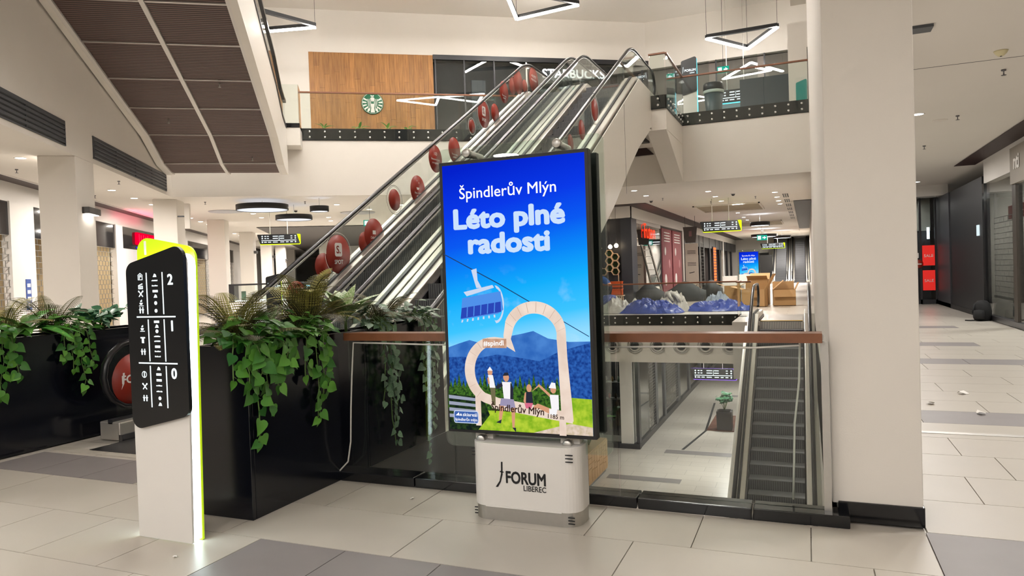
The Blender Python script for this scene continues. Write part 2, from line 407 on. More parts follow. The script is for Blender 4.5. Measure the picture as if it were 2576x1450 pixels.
def escalator(label, XL, XR, Y0, z0, rise, yb, yt, group, clad_l=None, clad_r=None, nsteps=True, glass=True, deep=1.95):
    """XL/XR handrail centres; Y0 lower knee; yb/yt newel ends"""
    t = thing('escalator', label, 'escalator', ((XL+XR)/2, yb, z0), 0, group)
    rp = rail_path(Y0, z0, rise, yb, yt); yk = Y0+rise/SL
    sw0, sw1 = XL+.17, XR-.17
    for X, s in ((XL, 1), (XR, -1)):
        b = MB(); b.tube([(X, p[0], p[1]) for p in rp], .036, 8, sq=(1.15, .75)); h = b.build('handrail', M_rubber, t)
        b = MB(); b.tube([(X, p[0], p[1]-.045) if 8 < i < len(rp)-9 else (X, p[0], p[1]) for i, p in enumerate(rp) if 2 < i < len(rp)-3], .022, 6, sq=(.8, 1)); b.build('rail_guide', M_chrome, h)
        # balustrade panes, split by thin joints along the flight
        dk = lambda y: nose(y, Y0-.15, z0, rise)+.16
        top = lambda y: nose(y, Y0, z0, rise)+.90
        cuts = [yb+.12, Y0-.2]; n = max(2, int((yk-Y0)/1.45)); cuts += [Y0+(yk-Y0)*(i+.5)/n for i in range(n)]+[yk+.35, yt-.12]
        for c0, c1 in zip(cuts[:-1], cuts[1:]):
            ys = sorted({c0+.006, c1-.006, *[q for q in (Y0, yk, Y0-.15, yk-.15) if c0+.006 < q < c1-.006]})
            poly = [(y, dk(y)) for y in ys]+[(y, top(y)) for y in reversed(ys)]
            MB().prism(poly, 'x', X-.006, X+.006).build('glass_pane', M_glass, t)
        # decks either side of the glass and the skirt towards the steps
        ys = [yb+.05, Y0-.15, yk-.15, yt-.05]
        poly = [(y, dk(y)+.02) for y in ys]+[(y, dk(y)-.16) for y in reversed(ys)]
        MB().prism(poly, 'x', min(X-s*.15, X+s*.13), max(X-s*.15, X+s*.13)).build('deck', M_deck, t, bevel=.012)
        poly = [(y, dk(y)-.10) for y in ys]+[(y, max(z0-.02, dk(y)-.55)) for y in reversed(ys)]
        xs = X+s*.12; MB().prism(poly, 'x', xs-.01, xs+.035).build('skirt', M_steeld, t)
        poly = [(y, dk(y)+.045) for y in ys]+[(y, dk(y)+.0) for y in reversed(ys)]
        MB().prism(poly, 'x', X-.03, X+.03).build('glass_clamp', M_dark, t)
    # steps: shared meshes
    run = .2/SL; w = sw1-sw0
    mt = MB(); mt.box(-w/2, w/2, 0, run+.02, -.03, 0); 
    n = 14
    rb = MB(); rb.box(-w/2, w/2, run, run+.02, 0, .2)
    k = 0; y = Y0-run*1.2
    tread = MB(); tread.box(-w/2, w/2, 0, run, -.02, 0, 0); tread.box(-w/2, w/2, run-.012, run+.01, 0, .2, 1)
    for i in range(24): tread.box(-w/2+.02+i*(w-.04)/24, -w/2+.02+i*(w-.04)/24+.014, run-.022, run-.01, .004, .196, 0)
    tread.box(-w/2, w/2, run-.016, run+.014, .186, .203, 2)
    me = tread.mesh('step', [M_step, M_riser, M_steeld])
    while y < yk-.05:
        zz = z0+SL*(y-(Y0-run*0.5)); zz = math.floor((zz-z0)/.2+.5)*.2+z0
        zz = max(z0, min(z0+rise-.2, zz))
        o = bpy.data.objects.new('step', me); COL.objects.link(o); o.parent = t
        o.location = Vector(((XL+XR)/2, y, z0+.2*k)) - t.location; k += 1
        y += run
        if z0+.2*k > z0+rise-.19: break
    MB().box(sw0, sw1, yb-.3, Y0-run*1.2, z0-.02, z0+.004).build('landing_plate', M_steeld, t)
    MB().box(sw0, sw1, yk-run*.6, yt+.3, z0+rise-.02, z0+rise+.004).build('landing_plate', M_steel, t)
    MB().box(sw0, sw1, yk-run*.75, yk-run*.55, z0+rise-.01, z0+rise+.008).build('comb_plate', mat('comb_yellow', '#c9a227', .5), t)
    # truss underside and side cladding
    ys = [yb+.1, Y0-.15, yk-.15, yt-.1]; dk = lambda y: nose(y, Y0-.15, z0, rise)+.10
    lowz = lambda y: dk(y)-deep
    body = [(y, dk(y)-.3) for y in ys]+[(yt-.1, z0+rise-.9), (yk+.6, z0+rise-1.1), (Y0+1.6, z0-.35), (yb+.1, z0-.35)]
    MB().prism(body, 'x', sw0-.02, sw1+.02).build('truss', M_blackm, t)
    return t
RISE = 5.8
YH = 7.349-(1.545-.95)/SL                   # lower knee of the up-going pair
YH2 = YH-.05
grp = 'pair of escalators rising from the middle floor'
e1 = escalator('escalator with red discs on its glass, the one farther from the display screen', -6.34, -5.18, YH, 0, RISE, 4.82, 19.4, grp)
e2 = escalator('escalator right behind the blue display screen, with tall white side cladding', -4.86, -3.70, YH, 0, RISE, 4.82, 19.4, grp)
# cladding: outer white side, left side, beige cover between the flights
def clad(t, x0, x1, m, top=.12, zcut=0., name='side_cladding'):
    yk = YH+RISE/SL; dk = lambda y: nose(y, YH-.15, 0, RISE)+top
    poly = [(4.95, 0), (4.95, dk(5)), (YH-.15, dk(YH-.15)), (yk-.15, dk(yk-.15)), (19.3, dk(19.3)), (19.3, 5.2), (17.7, 5.0), (16.49, 4.42), (15.73, 3.99), (13.81, 2.76), (12.57, 2.08), (8.95, .02), (8.85, -.3), (4.95, -.3)]
    return MB().prism(poly, 'x', x0, x1).build(name, m, t)
c2 = clad(e2, -3.515, -3.495, M_clad)
clad(e1, -6.54, -6.52, M_clad)
for y in (9.9, 12.4, 14.9):   # joints between cladding sheets
    zt = nose(y, YH-.15, 0, RISE)+.1; MB().box(-3.4955, -3.492, y, y+.012, max(.05, 2.1+.515*(y-12.94)), zt).build('cladding_joint', M_dark, c2)
struct(MB().prism([(-4.52, 4.735), (-4.30, 5.11), (-3.93, 4.745)], 'y', 20.27, 20.29), 'trim_triangle_opening', M_brown)
# soffit under both flights
MB().prism([(9.0, .04), (16.4, 4.37), (17.7, 4.97), (19.3, 5.15), (19.3, 5.10), (17.7, 4.92), (16.4, 4.32), (9.05, -.01)], 'x', -6.51, -5.05).build('soffit_panel', M_clad, e1)
MB().prism([(9.0, .04), (16.4, 4.37), (17.7, 4.97), (19.3, 5.15), (19.3, 5.10), (17.7, 4.92), (16.4, 4.32), (9.05, -.01)], 'x', -4.99, -3.52).build('soffit_panel', M_clad, e2)
# the flight down to the lower floor, beside the pillar, and the far pair
dn = escalator('escalator going down to the lower floor beside the white pillar', -1.36, .03, 20.35-RISE/SL, -5.8, RISE, 7.6, 22.3, None)
yk2 = 20.35
MB().prism([(8, -5.8), (8, -5.6), (20.35-RISE/SL-.15, -5.62), (20.2, .1), (22.2, .1), (22.2, -1.0), (20.2, -1.3), (11, -5.8)], 'x', -1.56, -1.48).build('side_cladding', M_steel, dn)
grp = 'far escalators'
escalator('far escalator at the end of the gallery, nearer the shops', -2.6, -1.46, 62.5, 0, RISE, 60.2, 75, grp)
escalator('far escalator at the end of the gallery, against the wall', -1.1, .04, 62.5, 0, RISE, 60.2, 75, grp)
# ================================================================== BALUSTRADES
BOLT = MB().lathe([(.0, -.012), (.028, -.012), (.032, 0), (.03, .012), (.018, .02), (.0, .022)], n=10).mesh('bolt', M_chrome)
def balustrade(label, pts, z, pane=1.35, bolts=.36, strip=.34, group=None, off=.0, caps=True):
    t = thing('glass_balustrade', label, 'balustrade', (pts[0][0], pts[0][1], z), 0, group)
    for (p, q) in zip(pts[:-1], pts[1:]):
        p, q = Vector(p), Vector(q); d = (q-p); l = d.length; ang = math.atan2(d.y, d.x)
        M = Matrix.Translation((p.x, p.y, 0)) @ Matrix.Rotation(ang, 4, 'Z')        # local x along the run, -y towards the viewer's side
        def mk(): return MB(M)
        mk().box(0, l, -.02, .0, z-strip, z).build('edge_strip', M_black, t)
        n = max(1, round(l/pane))
        for i in range(n): mk().box(l*i/n+.006, l*(i+1)/n-.006, -.04, -.024, z-strip+.02, z+1.0).build('glass_pane', M_glass, t)
        mk().box(-.02, l+.02, -.065, 0.0, z+.99, z+1.035).build('handrail', M_wood, t, bevel=.008)
        nb = max(1, int(l/bolts))
        for i in range(nb):
            for zz in (z-strip*.27, z-strip*.73):
                o = bpy.data.objects.new('bolt', BOLT); COL.objects.link(o); o.parent = t
                w = M @ Vector((l*(i+.5)/nb, -.042, zz))
                o.matrix_local = WMAT[t.name].inverted() @ (Matrix.Translation(w) @ Matrix.Rotation(ang, 4, 'Z') @ Matrix.Rotation(R(90), 4, 'X'))
    return t
balustrade('glass balustrade at the far edge of the opening, in front of the tarpaulins', [(-6.85, 23.0), (-1.9, 23.0)], 0, 1.3, .36)
balustrade('short glass return at the top of the descending escalator', [(-1.9, 23.0), (-1.9, 22.05), (-1.55, 22.05)], 0, 1.0, .5)
balustrade('upper glass balustrade beside the white pillar, with two rows of bolts', [(-3.5, 17.82), (-3.13, 17.82), (-3.13, 20.3), (.14, 20.3)], H2, 1.3, .3)
w0, w1 = W(-1.5, 20.9, 0), W(aa-.15, 20.9, 0)
balustrade('upper glass balustrade in front of the wooden wall', [tuple(w0.xy), tuple(w1.xy)], H2, 1.55, .40)
# landing of the up-going escalators
struct(MB().box(-6.75, -3.13, 17.85, 20.5, 4.95, H2), 'floor_landing', M_wall)
struct(MB().prism([(17.85, 4.95), (20.3, 4.95), (20.3, 3.9)], 'x', -3.62, -3.14), 'trim_landing', M_wall)
# near balustrade: black stone plinth, three panes, wooden rail
nb = thing('glass_balustrade', 'near glass balustrade with a thick wooden handrail on a black plinth', 'balustrade', (-3.28, 4.36, 0))
for x0, x1 in ((-3.28, -2.62), (-2.612, -1.02), (-1.012, -.335), (-.327, .19)): MB().box(x0, x1, 4.355, 4.52, 0, .07).build('plinth_block', M_black, nb, bevel=.006)
for x0, x1 in ((-3.2, -2.33), (-2.32, -1.15), (-1.14, .08)): MB().box(x0, x1, 4.44, 4.455, .07, 1.05).build('glass_pane', M_glass, nb)
hr = MB().prism(rpoly([(-3.25, 4.37), (.07, 4.37), (.07, 4.51), (-3.1, 4.51)], [.03, .004, .004, .06]), 'z', 1.045, 1.10).build('handrail', M_wood, nb, bevel=.012)
MB().box(.07, .078, 4.40, 4.48, 1.06, 1.085).build('end_plate', M_steel, nb)
MB().box(.06, .10, 4.42, 4.47, .07, 1.045).build('wall_channel', M_steel, nb)
# white power cables on the balustrade
M_cable = mat('cable_white', '#cfcbc4', .45)
p = [(-3.33, 4.30, .01), (-3.34, 4.33, .015), (-3.30, 4.36, .035), (-3.24, 4.35, .085), (-3.17, 4.345, .15), (-3.14, 4.345, .3), (-3.13, 4.35, .55), (-3.11, 4.35, .8), (-3.10, 4.37, 1.03), (-2.9, 4.372, 1.028), (-2.5, 4.375, 1.02), (-2.0, 4.375, 1.018), (-1.6, 4.375, 1.016)]
MB().tube(p, .006, 6).build('power_cable', M_cable, label='white power cable hanging down the balustrade beside the planter', cat='cable')
MB().tube([(-1.2, 4.375, 1.012), (-.7, 4.375, 1.02), (-.3, 4.38, 1.015), (-.05, 4.39, 1.03)], .006, 6).build('power_cable', M_cable, label='white power cable running under the handrail by the pillar', cat='cable')
MB().tube([(-.05, 4.53, 1.03), (-.06, 4.53, .8), (-.09, 4.53, .55), (-.10, 4.53, .3), (-.11, 4.53, .09)], .006, 6).build('power_cable', M_cable, label='white cable dropping behind the glass beside the pillar', cat='cable')

# ================================================================== MOVING WALKWAY (left, overhead)
M_slat = None
def slatmat():
    m = bpy.data.materials.new('brown_slats'); m.use_nodes = True; nt = m.node_tree; N = nt.nodes; L = nt.links; b = N['Principled BSDF']
    tc = N.new('ShaderNodeTexCoord'); wv = N.new('ShaderNodeTexWave'); wv.wave_type = 'BANDS'; wv.bands_direction = 'Y'; wv.inputs['Scale'].default_value = 5.5; wv.inputs['Distortion'].default_value = 0
    cr = N.new('ShaderNodeMix'); cr.data_type = 'RGBA'; cr.inputs[6].default_value = lin('#241815'); cr.inputs[7].default_value = lin('#6a5048')
    L.new(tc.outputs['Object'], wv.inputs['Vector']); L.new(wv.outputs['Fac'], cr.inputs[0]); L.new(cr.outputs[2], b.inputs['Base Color'])
    bp = N.new('ShaderNodeBump'); bp.inputs['Distance'].default_value = .02; bp.inputs['Strength'].default_value = .6; L.new(wv.outputs['Fac'], bp.inputs['Height']); L.new(bp.outputs[0], b.inputs['Normal'])
    b.inputs['Roughness'].default_value = .55; return m
M_slat = slatmat()
tw = thing('moving_walkway', 'sloping moving walkway overhead with a brown slatted underside', 'moving walkway', tuple(W(-3.4, 20.3, 4.45)), TH)
def zu(b):                                     # height of the underside along the wing
    if b > 20.0: return 4.46
    if b > 19.3: return 4.46+(20.0-b)*.15
    if b > 18.04: return 4.565+(19.3-b)*.376
    return 5.039+(18.04-b)*.2255
cuts = [20.28, 19.3, 18.04, 16.67, 15.41, 14.1, 12.81, 11.5, 10.2, 8.9, 8.4]
for a_, a1 in ((-4.74, -3.44), (-3.34, -2.06)):
    for b1, b0 in zip(cuts[:-1], cuts[1:]):
        ys = sorted({b0+.03, b1-.03, *[q for q in (20.0,) if b0+.03 < q < b1-.03]})
        poly = [(y, zu(y)) for y in ys]+[(y, zu(y)+.04) for y in reversed(ys)]
        MB(WM).prism(poly, 'x', a_, a1).build('slatted_panel', M_slat, tw)
ys = [8.3, 18.04, 19.3, 20.0, 20.35]
def ribbon(name, a_, a1, d0, d1, m): MB(WM).prism([(y, zu(y)+d0) for y in ys]+[(y, zu(y)+d1) for y in reversed(ys)], 'x', a_, a1).build(name, m, tw)
ribbon('edge_rail', -4.82, -4.75, -.035, .06, M_white); ribbon('edge_rail', -3.43, -3.35, -.03, .06, M_white); ribbon('edge_rail', -2.06, -1.98, -.035, .06, M_white)
for b in cuts[1:-1]: MB(WM).prism([(b-.025, zu(b)-.012), (b+.025, zu(b)-.012), (b+.025, zu(b)+.05), (b-.025, zu(b)+.05)], 'x', -4.75, -2.06).build('cross_rail', M_steel, tw)
ribbon('backing', -4.78, -2.0, .06, .10, M_blackm)
ribbon('side_cladding', -2.0, -1.86, -.04, 1.25, M_clad); ribbon('side_cladding', -4.93, -4.82, -.04, 1.0, M_clad)
ribbon('glass_pane', -1.90, -1.888, 1.25, 1.95, M_glassd)
ribbon('handrail', -1.93, -1.85, 1.92, 2.0, M_rubber); ribbon('deck', -1.88, -1.84, 1.2, 1.28, M_dark)
for a_, b in ((-4.1, 17.2), (-2.7, 15.5), (-2.6, 19.0)): MB(WM).lathe([(.0, 0), (.012, 0), (.012, .1), (.0, .1)], (a_, b, zu(b)-.1), 8).lathe([(.0, 0), (.03, .005), (.0, .01)], (a_, b, zu(b)-.1), 8).build('sprinkler_head', M_steel, tw)
# landing block of the walkway beside the balustrade
lb = thing('walkway_landing', 'white landing block with a glass screen at the foot of the moving walkway', 'landing', tuple(W(-1.75, 20.5, 5.2)), TH)
MB(WM).box(-1.95, -1.5, 20.2, 20.88, 5.2, 5.68).build('block', M_clad, lb, bevel=.005); MB(WM).box(-1.95, -1.5, 20.19, 20.88, 5.68, 5.8).build('edge_strip', M_black, lb)
MB(WM).box(-1.95, -1.52, 20.2, 20.212, 5.8, 6.85).build('glass_pane', M_glass, lb); MB(WM).box(-1.52, -1.508, 20.2, 20.85, 5.8, 6.85).build('glass_pane', M_glass, lb)
# ventilation grilles in the wing wall
M_grille = mat('grille_grey', '#55585c', .45, metal=.4)
for b0, b1, lab in ((10.8, 13.75, 'grey louvre grille nearer the viewer in the sloping-side wall'), (15.1, 20.3, 'grey louvre grille by the foot of the moving walkway')):
    g = thing('ventilation_grille', lab, 'vent', tuple(W(a0, (b0+b1)/2, 4.0)), TH, 'louvre grilles in the wing wall')
    MB(WM).box(a0-.1, a0+.004, b0, b1, 4.0, 4.42).build('recess', M_blackm, g)
    for z0, z1 in ((3.99, 4.01), (4.41, 4.43)): MB(WM).box(a0-.02, a0+.02, b0-.02, b1+.02, z0, z1).build('frame_bar', M_grille, g)
    for k in range(5):
        z = 4.04+k*.078; MB(WM).prism([(a0+.004, z), (a0+.03, z+.012), (a0+.022, z+.06), (a0+.004, z+.05)], 'y', b0, b1).build('louvre', M_grille, g)
    n = int((b1-b0)/1.3)
    for k in range(n+1): MB(WM).box(a0, a0+.024, b0+(b1-b0)*k/n-.01, b0+(b1-b0)*k/n+.01, 4.0, 4.42).build('frame_bar', M_grille, g)
# ================================================================== DISPLAY STAND
ds = thing('display_screen', 'tall double-sided advertising screen with a blue mountain picture on a white foot', 'screen', (-1.63, 4.05, 0))
def disp(Y0, Y1, x0, x1, z0, z1, name):
    f = MB(); bz = .022
    f.box(x0-bz, x1+bz, Y0, Y1, z0-bz, z1+bz); return f.build(name, M_blackm, ds, bevel=.004)
SX0, SX1, SZ0, SZ1 = -2.092, -1.168, .540, 2.185
disp(3.956, 4.015, SX0, SX1, SZ0, SZ1, 'front_display'); disp(4.13, 4.19, SX0, SX1, SZ0, SZ1, 'rear_display')
MB().box(-2.09, -1.2, 4.018, 4.125, .7, 2.1).build('core', M_dark, ds)
for Y in (4.066, 4.086):
    MB().prism(rrect(-2.19, -1.085, .40, 2.31, .05), 'y', Y, Y+.008).build('glass_sheet', M_glass, ds)
for x, z in ((-1.93, 2.255), (-1.34, 2.255), (-1.90, .475), (-1.335, .475)):
    s_ = MB().lathe([(.0, -.06), (.026, -.06), (.028, -.055), (.028, -.03), (.022, -.03), (.022, .16), (.0, .16)], (x, 4.03, z), 20, ax='y').build('standoff', M_clad, ds)
    MB().lathe([(.0, -.066), (.024, -.066), (.0285, -.06), (.0285, -.035), (.0, -.035)], (x, 4.03, z), 20, ax='y').build('standoff_cap', M_steel, s_)
# white foot with rounded ends, steel skirting and slots
fo = MB().prism(rrect(-1.95, -1.252, 3.91, 4.20, .10, 8), 'z', .085, .47, smooth=False).build('foot', M_white, ds, bevel=.004)
MB().prism(rrect(-1.945, -1.257, 3.915, 4.195, .10, 8), 'z', .0, .085).build('steel_skirting', M_steel, ds)
MB().box(-1.85, -1.36, 3.9065, 3.92, .082, .094).build('drawer_lip', M_white, ds)
def slots(zs, x0, x1, Y, par, dx=0):
    for z in zs: MB().box(x0, x1, Y-.0015, Y+.004, z, z+.006).build('slot', M_blackm, par)
sk = ds
slots((.385, .405, .425), -1.335, -1.285, 3.914, ds); slots((.385, .405, .425), -1.945, -1.925, 3.935, ds)
slots((.02, .038, .056), -1.325, -1.285, 3.918, ds); slots((.02, .038, .056), -1.94, -1.92, 3.94, ds)
for x in (-1.90, -1.335): MB().box(x-.012, x+.012, 4.0, 4.10, .44, .56).build('bracket', M_clad, ds); MB().box(x-.06, x+.06, 4.03, 4.12, .45, .66).build('bracket', M_clad, ds)
MB().box(-1.9, -1.34, 4.02, 4.09, .50, .515).build('bracket', M_steeld, ds)
# lettering on the foot
M_ink = mat('ink_black', '#100f10', .5)
MB().prism([(-1.779, .207), (-1.764, .207), (-1.744, .24), (-1.731, .285), (-1.729, .362), (-1.739, .362), (-1.741, .29), (-1.752, .245)], 'y', 3.9075, 3.912).build('emblem', M_ink, ds)
MB().prism([(-1.748, .306), (-1.724, .303), (-1.724, .297), (-1.748, .299)], 'y', 3.9075, 3.912).build('emblem', M_ink, ds)
text('lettering', 'FORUM', .10, upright((-1.582, 3.9085, .238)), M_ink, ds, fit=.256, bold=.028)
text('lettering', 'LIBEREC', .046, upright((-1.525, 3.9085, .197)), M_ink, ds, fit=.143, bold=.008)
text('lettering', 'DYNAMIX', .022, upright((-1.63, 4.062, .487)), M_clad, ds, spacing=1.6)

# ---- the picture on the screen: flat layers that glow
def skymat():
    m = bpy.data.materials.new('screen_sky'); m.use_nodes = True; nt = m.node_tree; N = nt.nodes; L = nt.links; N.clear()
    tc = N.new('ShaderNodeTexCoord'); sp = N.new('ShaderNodeSeparateXYZ'); L.new(tc.outputs['Generated'], sp.inputs[0])
    # picture colours by height in the picture, tilted a little as in the advert
    ad = N.new('ShaderNodeMath'); ad.operation = 'MULTIPLY_ADD'; ad.inputs[1].default_value = -.10; L.new(sp.outputs['X'], ad.inputs[0]); L.new(sp.outputs['Z'], ad.inputs[2])
    cr = N.new('ShaderNodeValToRGB'); e = cr.color_ramp.elements; e[0].position = .28; e[0].color = lin('#8fd8ff'); e[1].position = .97; e[1].color = lin('#0420c8')
    for p, c in ((.36, '#3cc2ff'), (.48, '#12acf8'), (.58, '#0a86f5'), (.68, '#0a58ee'), (.80, '#0a38e4')):
        k = e.new(p); k.color = lin(c)
    L.new(ad.outputs[0], cr.inputs[0])
    no = N.new('ShaderNodeTexNoise'); no.inputs['Scale'].default_value = 5; no.inputs['Detail'].default_value = 6
    mp = N.new('ShaderNodeMapping'); mp.inputs['Scale'].default_value = (1, 1, 2.2); L.new(tc.outputs['Generated'], mp.inputs[0]); L.new(mp.outputs[0], no.inputs['Vector'])
    c2 = N.new('ShaderNodeValToRGB'); c2.color_ramp.elements[0].position = .56; c2.color_ramp.elements[0].color = (0, 0, 0, 1); c2.color_ramp.elements[1].position = .85; c2.color_ramp.elements[1].color = (.6, .6, .6, 1)
    L.new(no.outputs['Fac'], c2.inputs[0])
    ms = N.new('ShaderNodeMapRange'); ms.inputs['From Min'].default_value = .62; ms.inputs['From Max'].default_value = .42; L.new(sp.outputs['Z'], ms.inputs['Value'])
    mu = N.new('ShaderNodeMath'); mu.operation = 'MULTIPLY'; L.new(c2.outputs[0], mu.inputs[0]); L.new(ms.outputs[0], mu.inputs[1])
    mx = N.new('ShaderNodeMix'); mx.data_type = 'RGBA'; mx.inputs[7].default_value = lin('#dff2ff'); L.new(mu.outputs[0], mx.inputs[0]); L.new(cr.outputs[0], mx.inputs[6])
    em = N.new('ShaderNodeEmission'); em.inputs[1].default_value = SCR; L.new(mx.outputs[2], em.inputs[0]); o = N.new('ShaderNodeOutputMaterial'); L.new(em.outputs[0], o.inputs[0]); return m
SCR = .62
def speckle(name, c1, c2, scale=60, s=1.0):
    if name in MATS: return MATS[name]
    m = bpy.data.materials.new(name); m.use_nodes = True; nt = m.node_tree; N = nt.nodes; L = nt.links; N.clear()
    tc = N.new('ShaderNodeTexCoord'); no = N.new('ShaderNodeTexNoise'); no.inputs['Scale'].default_value = scale; no.inputs['Detail'].default_value = 4; L.new(tc.outputs['Object'], no.inputs['Vector'])
    cr = N.new('ShaderNodeValToRGB'); cr.color_ramp.elements[0].position = .35; cr.color_ramp.elements[0].color = lin(c1); cr.color_ramp.elements[1].position = .65; cr.color_ramp.elements[1].color = lin(c2); L.new(no.outputs['Fac'], cr.inputs[0])
    em = N.new('ShaderNodeEmission'); em.inputs[1].default_value = s*SCR; L.new(cr.outputs[0], em.inputs[0]); o = N.new('ShaderNodeOutputMaterial'); L.new(em.outputs[0], o.inputs[0]); MATS[name] = m; m.cycles.emission_sampling = 'NONE'; return m
G = lambda n, c: glow('picture_'+n, c, SCR)
M_sky = skymat()
# picture units: u 0..1 across, w 0..1 up, taken from the advert
PIC_U = (1128, 1480); PIC_W = (1090, 395)
def picture(par, x0, x1, z0, z1, Yf, name='picture'):
    pw, ph = x1-x0, z1-z0
    X = lambda u: x0+u*pw
    Z = lambda w: z0+w*ph
    lay = [0]
    def poly(pts, m, nm='picture_layer'):
        lay[0] += 1; y = Yf-.0006*lay[0]
        return MB().prism([(X(u), Z(w)) for u, w in pts], 'y', y, y+.0004).build(nm, m, par)
    MB().box(x0, x1, Yf, Yf+.001, z0, z1).build(name, M_sky, par)
    ell = lambda cu, cw, ru, rw, n=28, a0=0, a1=360: [(cu+ru*math.cos(R(a0+(a1-a0)*k/n)), cw+rw*math.sin(R(a0+(a1-a0)*k/n))) for k in range(n)]
    # hills
    poly([(0, .0), (1, .0), (1, .335), (.86, .333), (.72, .345), (.62, .372), (.54, .362), (.42, .35), (.3, .318), (.16, .338), (.08, .325), (0, .31)], speckle('picture_hill_far', '#2f66b8', '#4a83cf', 9))
    poly([(0, .0), (1, .0), (1, .33), (.9, .315), (.8, .30), (.66, .262), (.5, .275), (.36, .285), (.2, .268), (.1, .275), (0, .272)], speckle('picture_hill_near', '#173a86', '#2e62b4', 55))
    poly([(0, 0), (1, 0), (1, .13), (.78, .135), (0, .135)], speckle('picture_meadow', '#7fae22', '#b6cf3a', 26))
    poly([(.6, 0), (1, 0), (1, .03), (.85, .04)], speckle('picture_path', '#c9b79a', '#e3cfc0', 40))
    # dark spruces
    for i in range(26):
        u = .01+i*.032; h = .06+.035*((i*37) % 11)/11
        if .80 < u < .90: continue
        if u > .78: h *= .5
        base = .125
        poly([(u-.028, base-.05), (u+.028, base-.05), (u+.02, base+h*.35), (u+.008, base+h*.7), (u, base+h), (u-.008, base+h*.7), (u-.02, base+h*.35)], speckle('picture_spruce', '#16301a', '#4c7a2a', 70))
    poly([(0, .0), (.21, .0), (.30, .06), (.25, .125), (0, .135)], speckle('picture_shade', '#14201c', '#2c4420', 50))
    for k in range(4): poly([(0, .045+k*.024), (.21, .043+k*.022), (.21, .054+k*.022), (0, .058+k*.024)], G('fence', '#9aa0b4'))
    # cable and chair lift
    poly([(0, .664), (.40, .545), (1.0, .352), (1.0, .355), (.40, .549), (0, .668)], G('cable', '#20406a'))
    cl = lambda q: [(.118+(u-.09)*1.12, w+.042) for u, w in q]
    poly(cl([(.165, .560), (.20, .565), (.205, .52), (.23, .492), (.195, .492), (.182, .52)]), G('lift', '#c9d6ee'))
    poly(cl([(.11, .478), (.30, .502), (.31, .492), (.13, .462)]), G('lift', '#c9d6ee'))
    poly(cl(ell(.315, .43, .055, .07, 16, 90, -100)+ell(.315, .43, .046, .06, 16, -100, 90)), G('lift', '#c9d6ee'))
    poly(cl([(.10, .455), (.35, .478), (.365, .41), (.33, .395), (.085, .375)]), G('bubble', '#4f8fe6'))
    poly(cl([(.095, .418), (.35, .44), (.35, .402), (.085, .378)]), G('seat', '#2a46b4'))
    for k in range(5): poly(cl([(.13+k*.045, .421+k*.004), (.136+k*.045, .4215+k*.004), (.131+k*.045, .385+k*.004), (.125+k*.045, .384+k*.004)]), G('bubble', '#4f8fe6'))
    for k in range(7): poly(cl([(.095+k*.035, .374+k*.003), (.105+k*.035, .374+k*.003), (.10+k*.036, .364+k*.003), (.09+k*.036, .364+k*.003)]), G('lift', '#c9d6ee'))
    # heart-shaped wooden frame, open form with an inner edge
    out = [(.885, .052), (.878, .12), (.857, .28), (.853, .36)]+ell(.64, .370, .213, .111, 26, 0, 165)+[(.425, .36), (.425, .348), (.36, .352)]+ell(.345, .225, .211, .126, 26, 95, 255)+[(.38, .088), (.62, .068)]
    inn = [(.805, .085), (.795, .28), (.79, .345)]+ell(.640, .357, .152, .080, 22, 5, 168)+[(.476, .345), (.49, .322), (.505, .297), (.44, .318)]+ell(.36, .225, .152, .096, 24, 85, 245)+[(.40, .122), (.62, .100)]
    m = speckle('picture_timber', '#e2cbbb', '#efdccd', 9)
    lay[0] += 1; y = Yf-.0006*lay[0]
    loops = [[Vector((X(u), Z(w), 0)) for u, w in out], [Vector((X(u), Z(w), 0)) for u, w in inn]]
    tri = tessellate_polygon(loops); fl = [v for l_ in loops for v in l_]
    mb = MB(); mb.add([(v.x, y, v.y) for v in fl]+[(v.x, y+.0004, v.y) for v in fl], [tuple(t) for t in tri]); mb.build('heart_frame', m, par)
    for (u0, w0, u1, w1) in ((.205, .02, .245, .14), (.79, -.0, .835, .06)): poly([(u0, max(0, w0)), (u1, max(0, w0)), (u1, w1), (u0, w1)], m)
    poly([(.27, .135), (.33, .088), (.88, .045), (.88, .082), (.60, .108)], m)
    for k in range(7): a_ = R(100+k*22); poly([(.345+.152*math.cos(a_), .225+.096*math.sin(a_)), (.345+.21*math.cos(a_), .225+.125*math.sin(a_)), (.345+.21*math.cos(a_)+.003, .225+.125*math.sin(a_)), (.345+.152*math.cos(a_)+.003, .225+.096*math.sin(a_))], G('plank_line', '#c3a594'))
    for k in range(9): a_ = R(8+k*19); poly([(.64+.155*math.cos(a_), .36+.082*math.sin(a_)), (.64+.21*math.cos(a_), .37+.109*math.sin(a_)), (.64+.21*math.cos(a_)+.003, .37+.109*math.sin(a_)), (.64+.155*math.cos(a_)+.003, .36+.082*math.sin(a_))], G('plank_line', '#c3a594'))
    poly([(.279, .346), (.449, .346), (.449, .312), (.279, .312)], speckle('picture_board', '#b98d74', '#cfa78e', 30))
    # little figures resting on the frame: flat coloured shapes
    skin, whitec, darkc, shortc, rosec = G('skin', '#d49a78'), G('shirt', '#f3f1f4'), G('dark', '#2a2c3a'), G('shorts', '#9a92b0'), G('rose', '#d46a86')
    # child standing
    poly(ell(.325, .222, .018, .013, 10), skin); poly([(.305, .228), (.345, .228), (.325, .243)], whitec); poly([(.31, .212), (.345, .212), (.36, .165), (.32, .165)], whitec); poly([(.322, .165), (.36, .165), (.358, .10), (.335, .10)], G('trousers', '#6f6a4c')); poly([(.305, .20), (.315, .205), (.322, .18), (.31, .178)], skin)
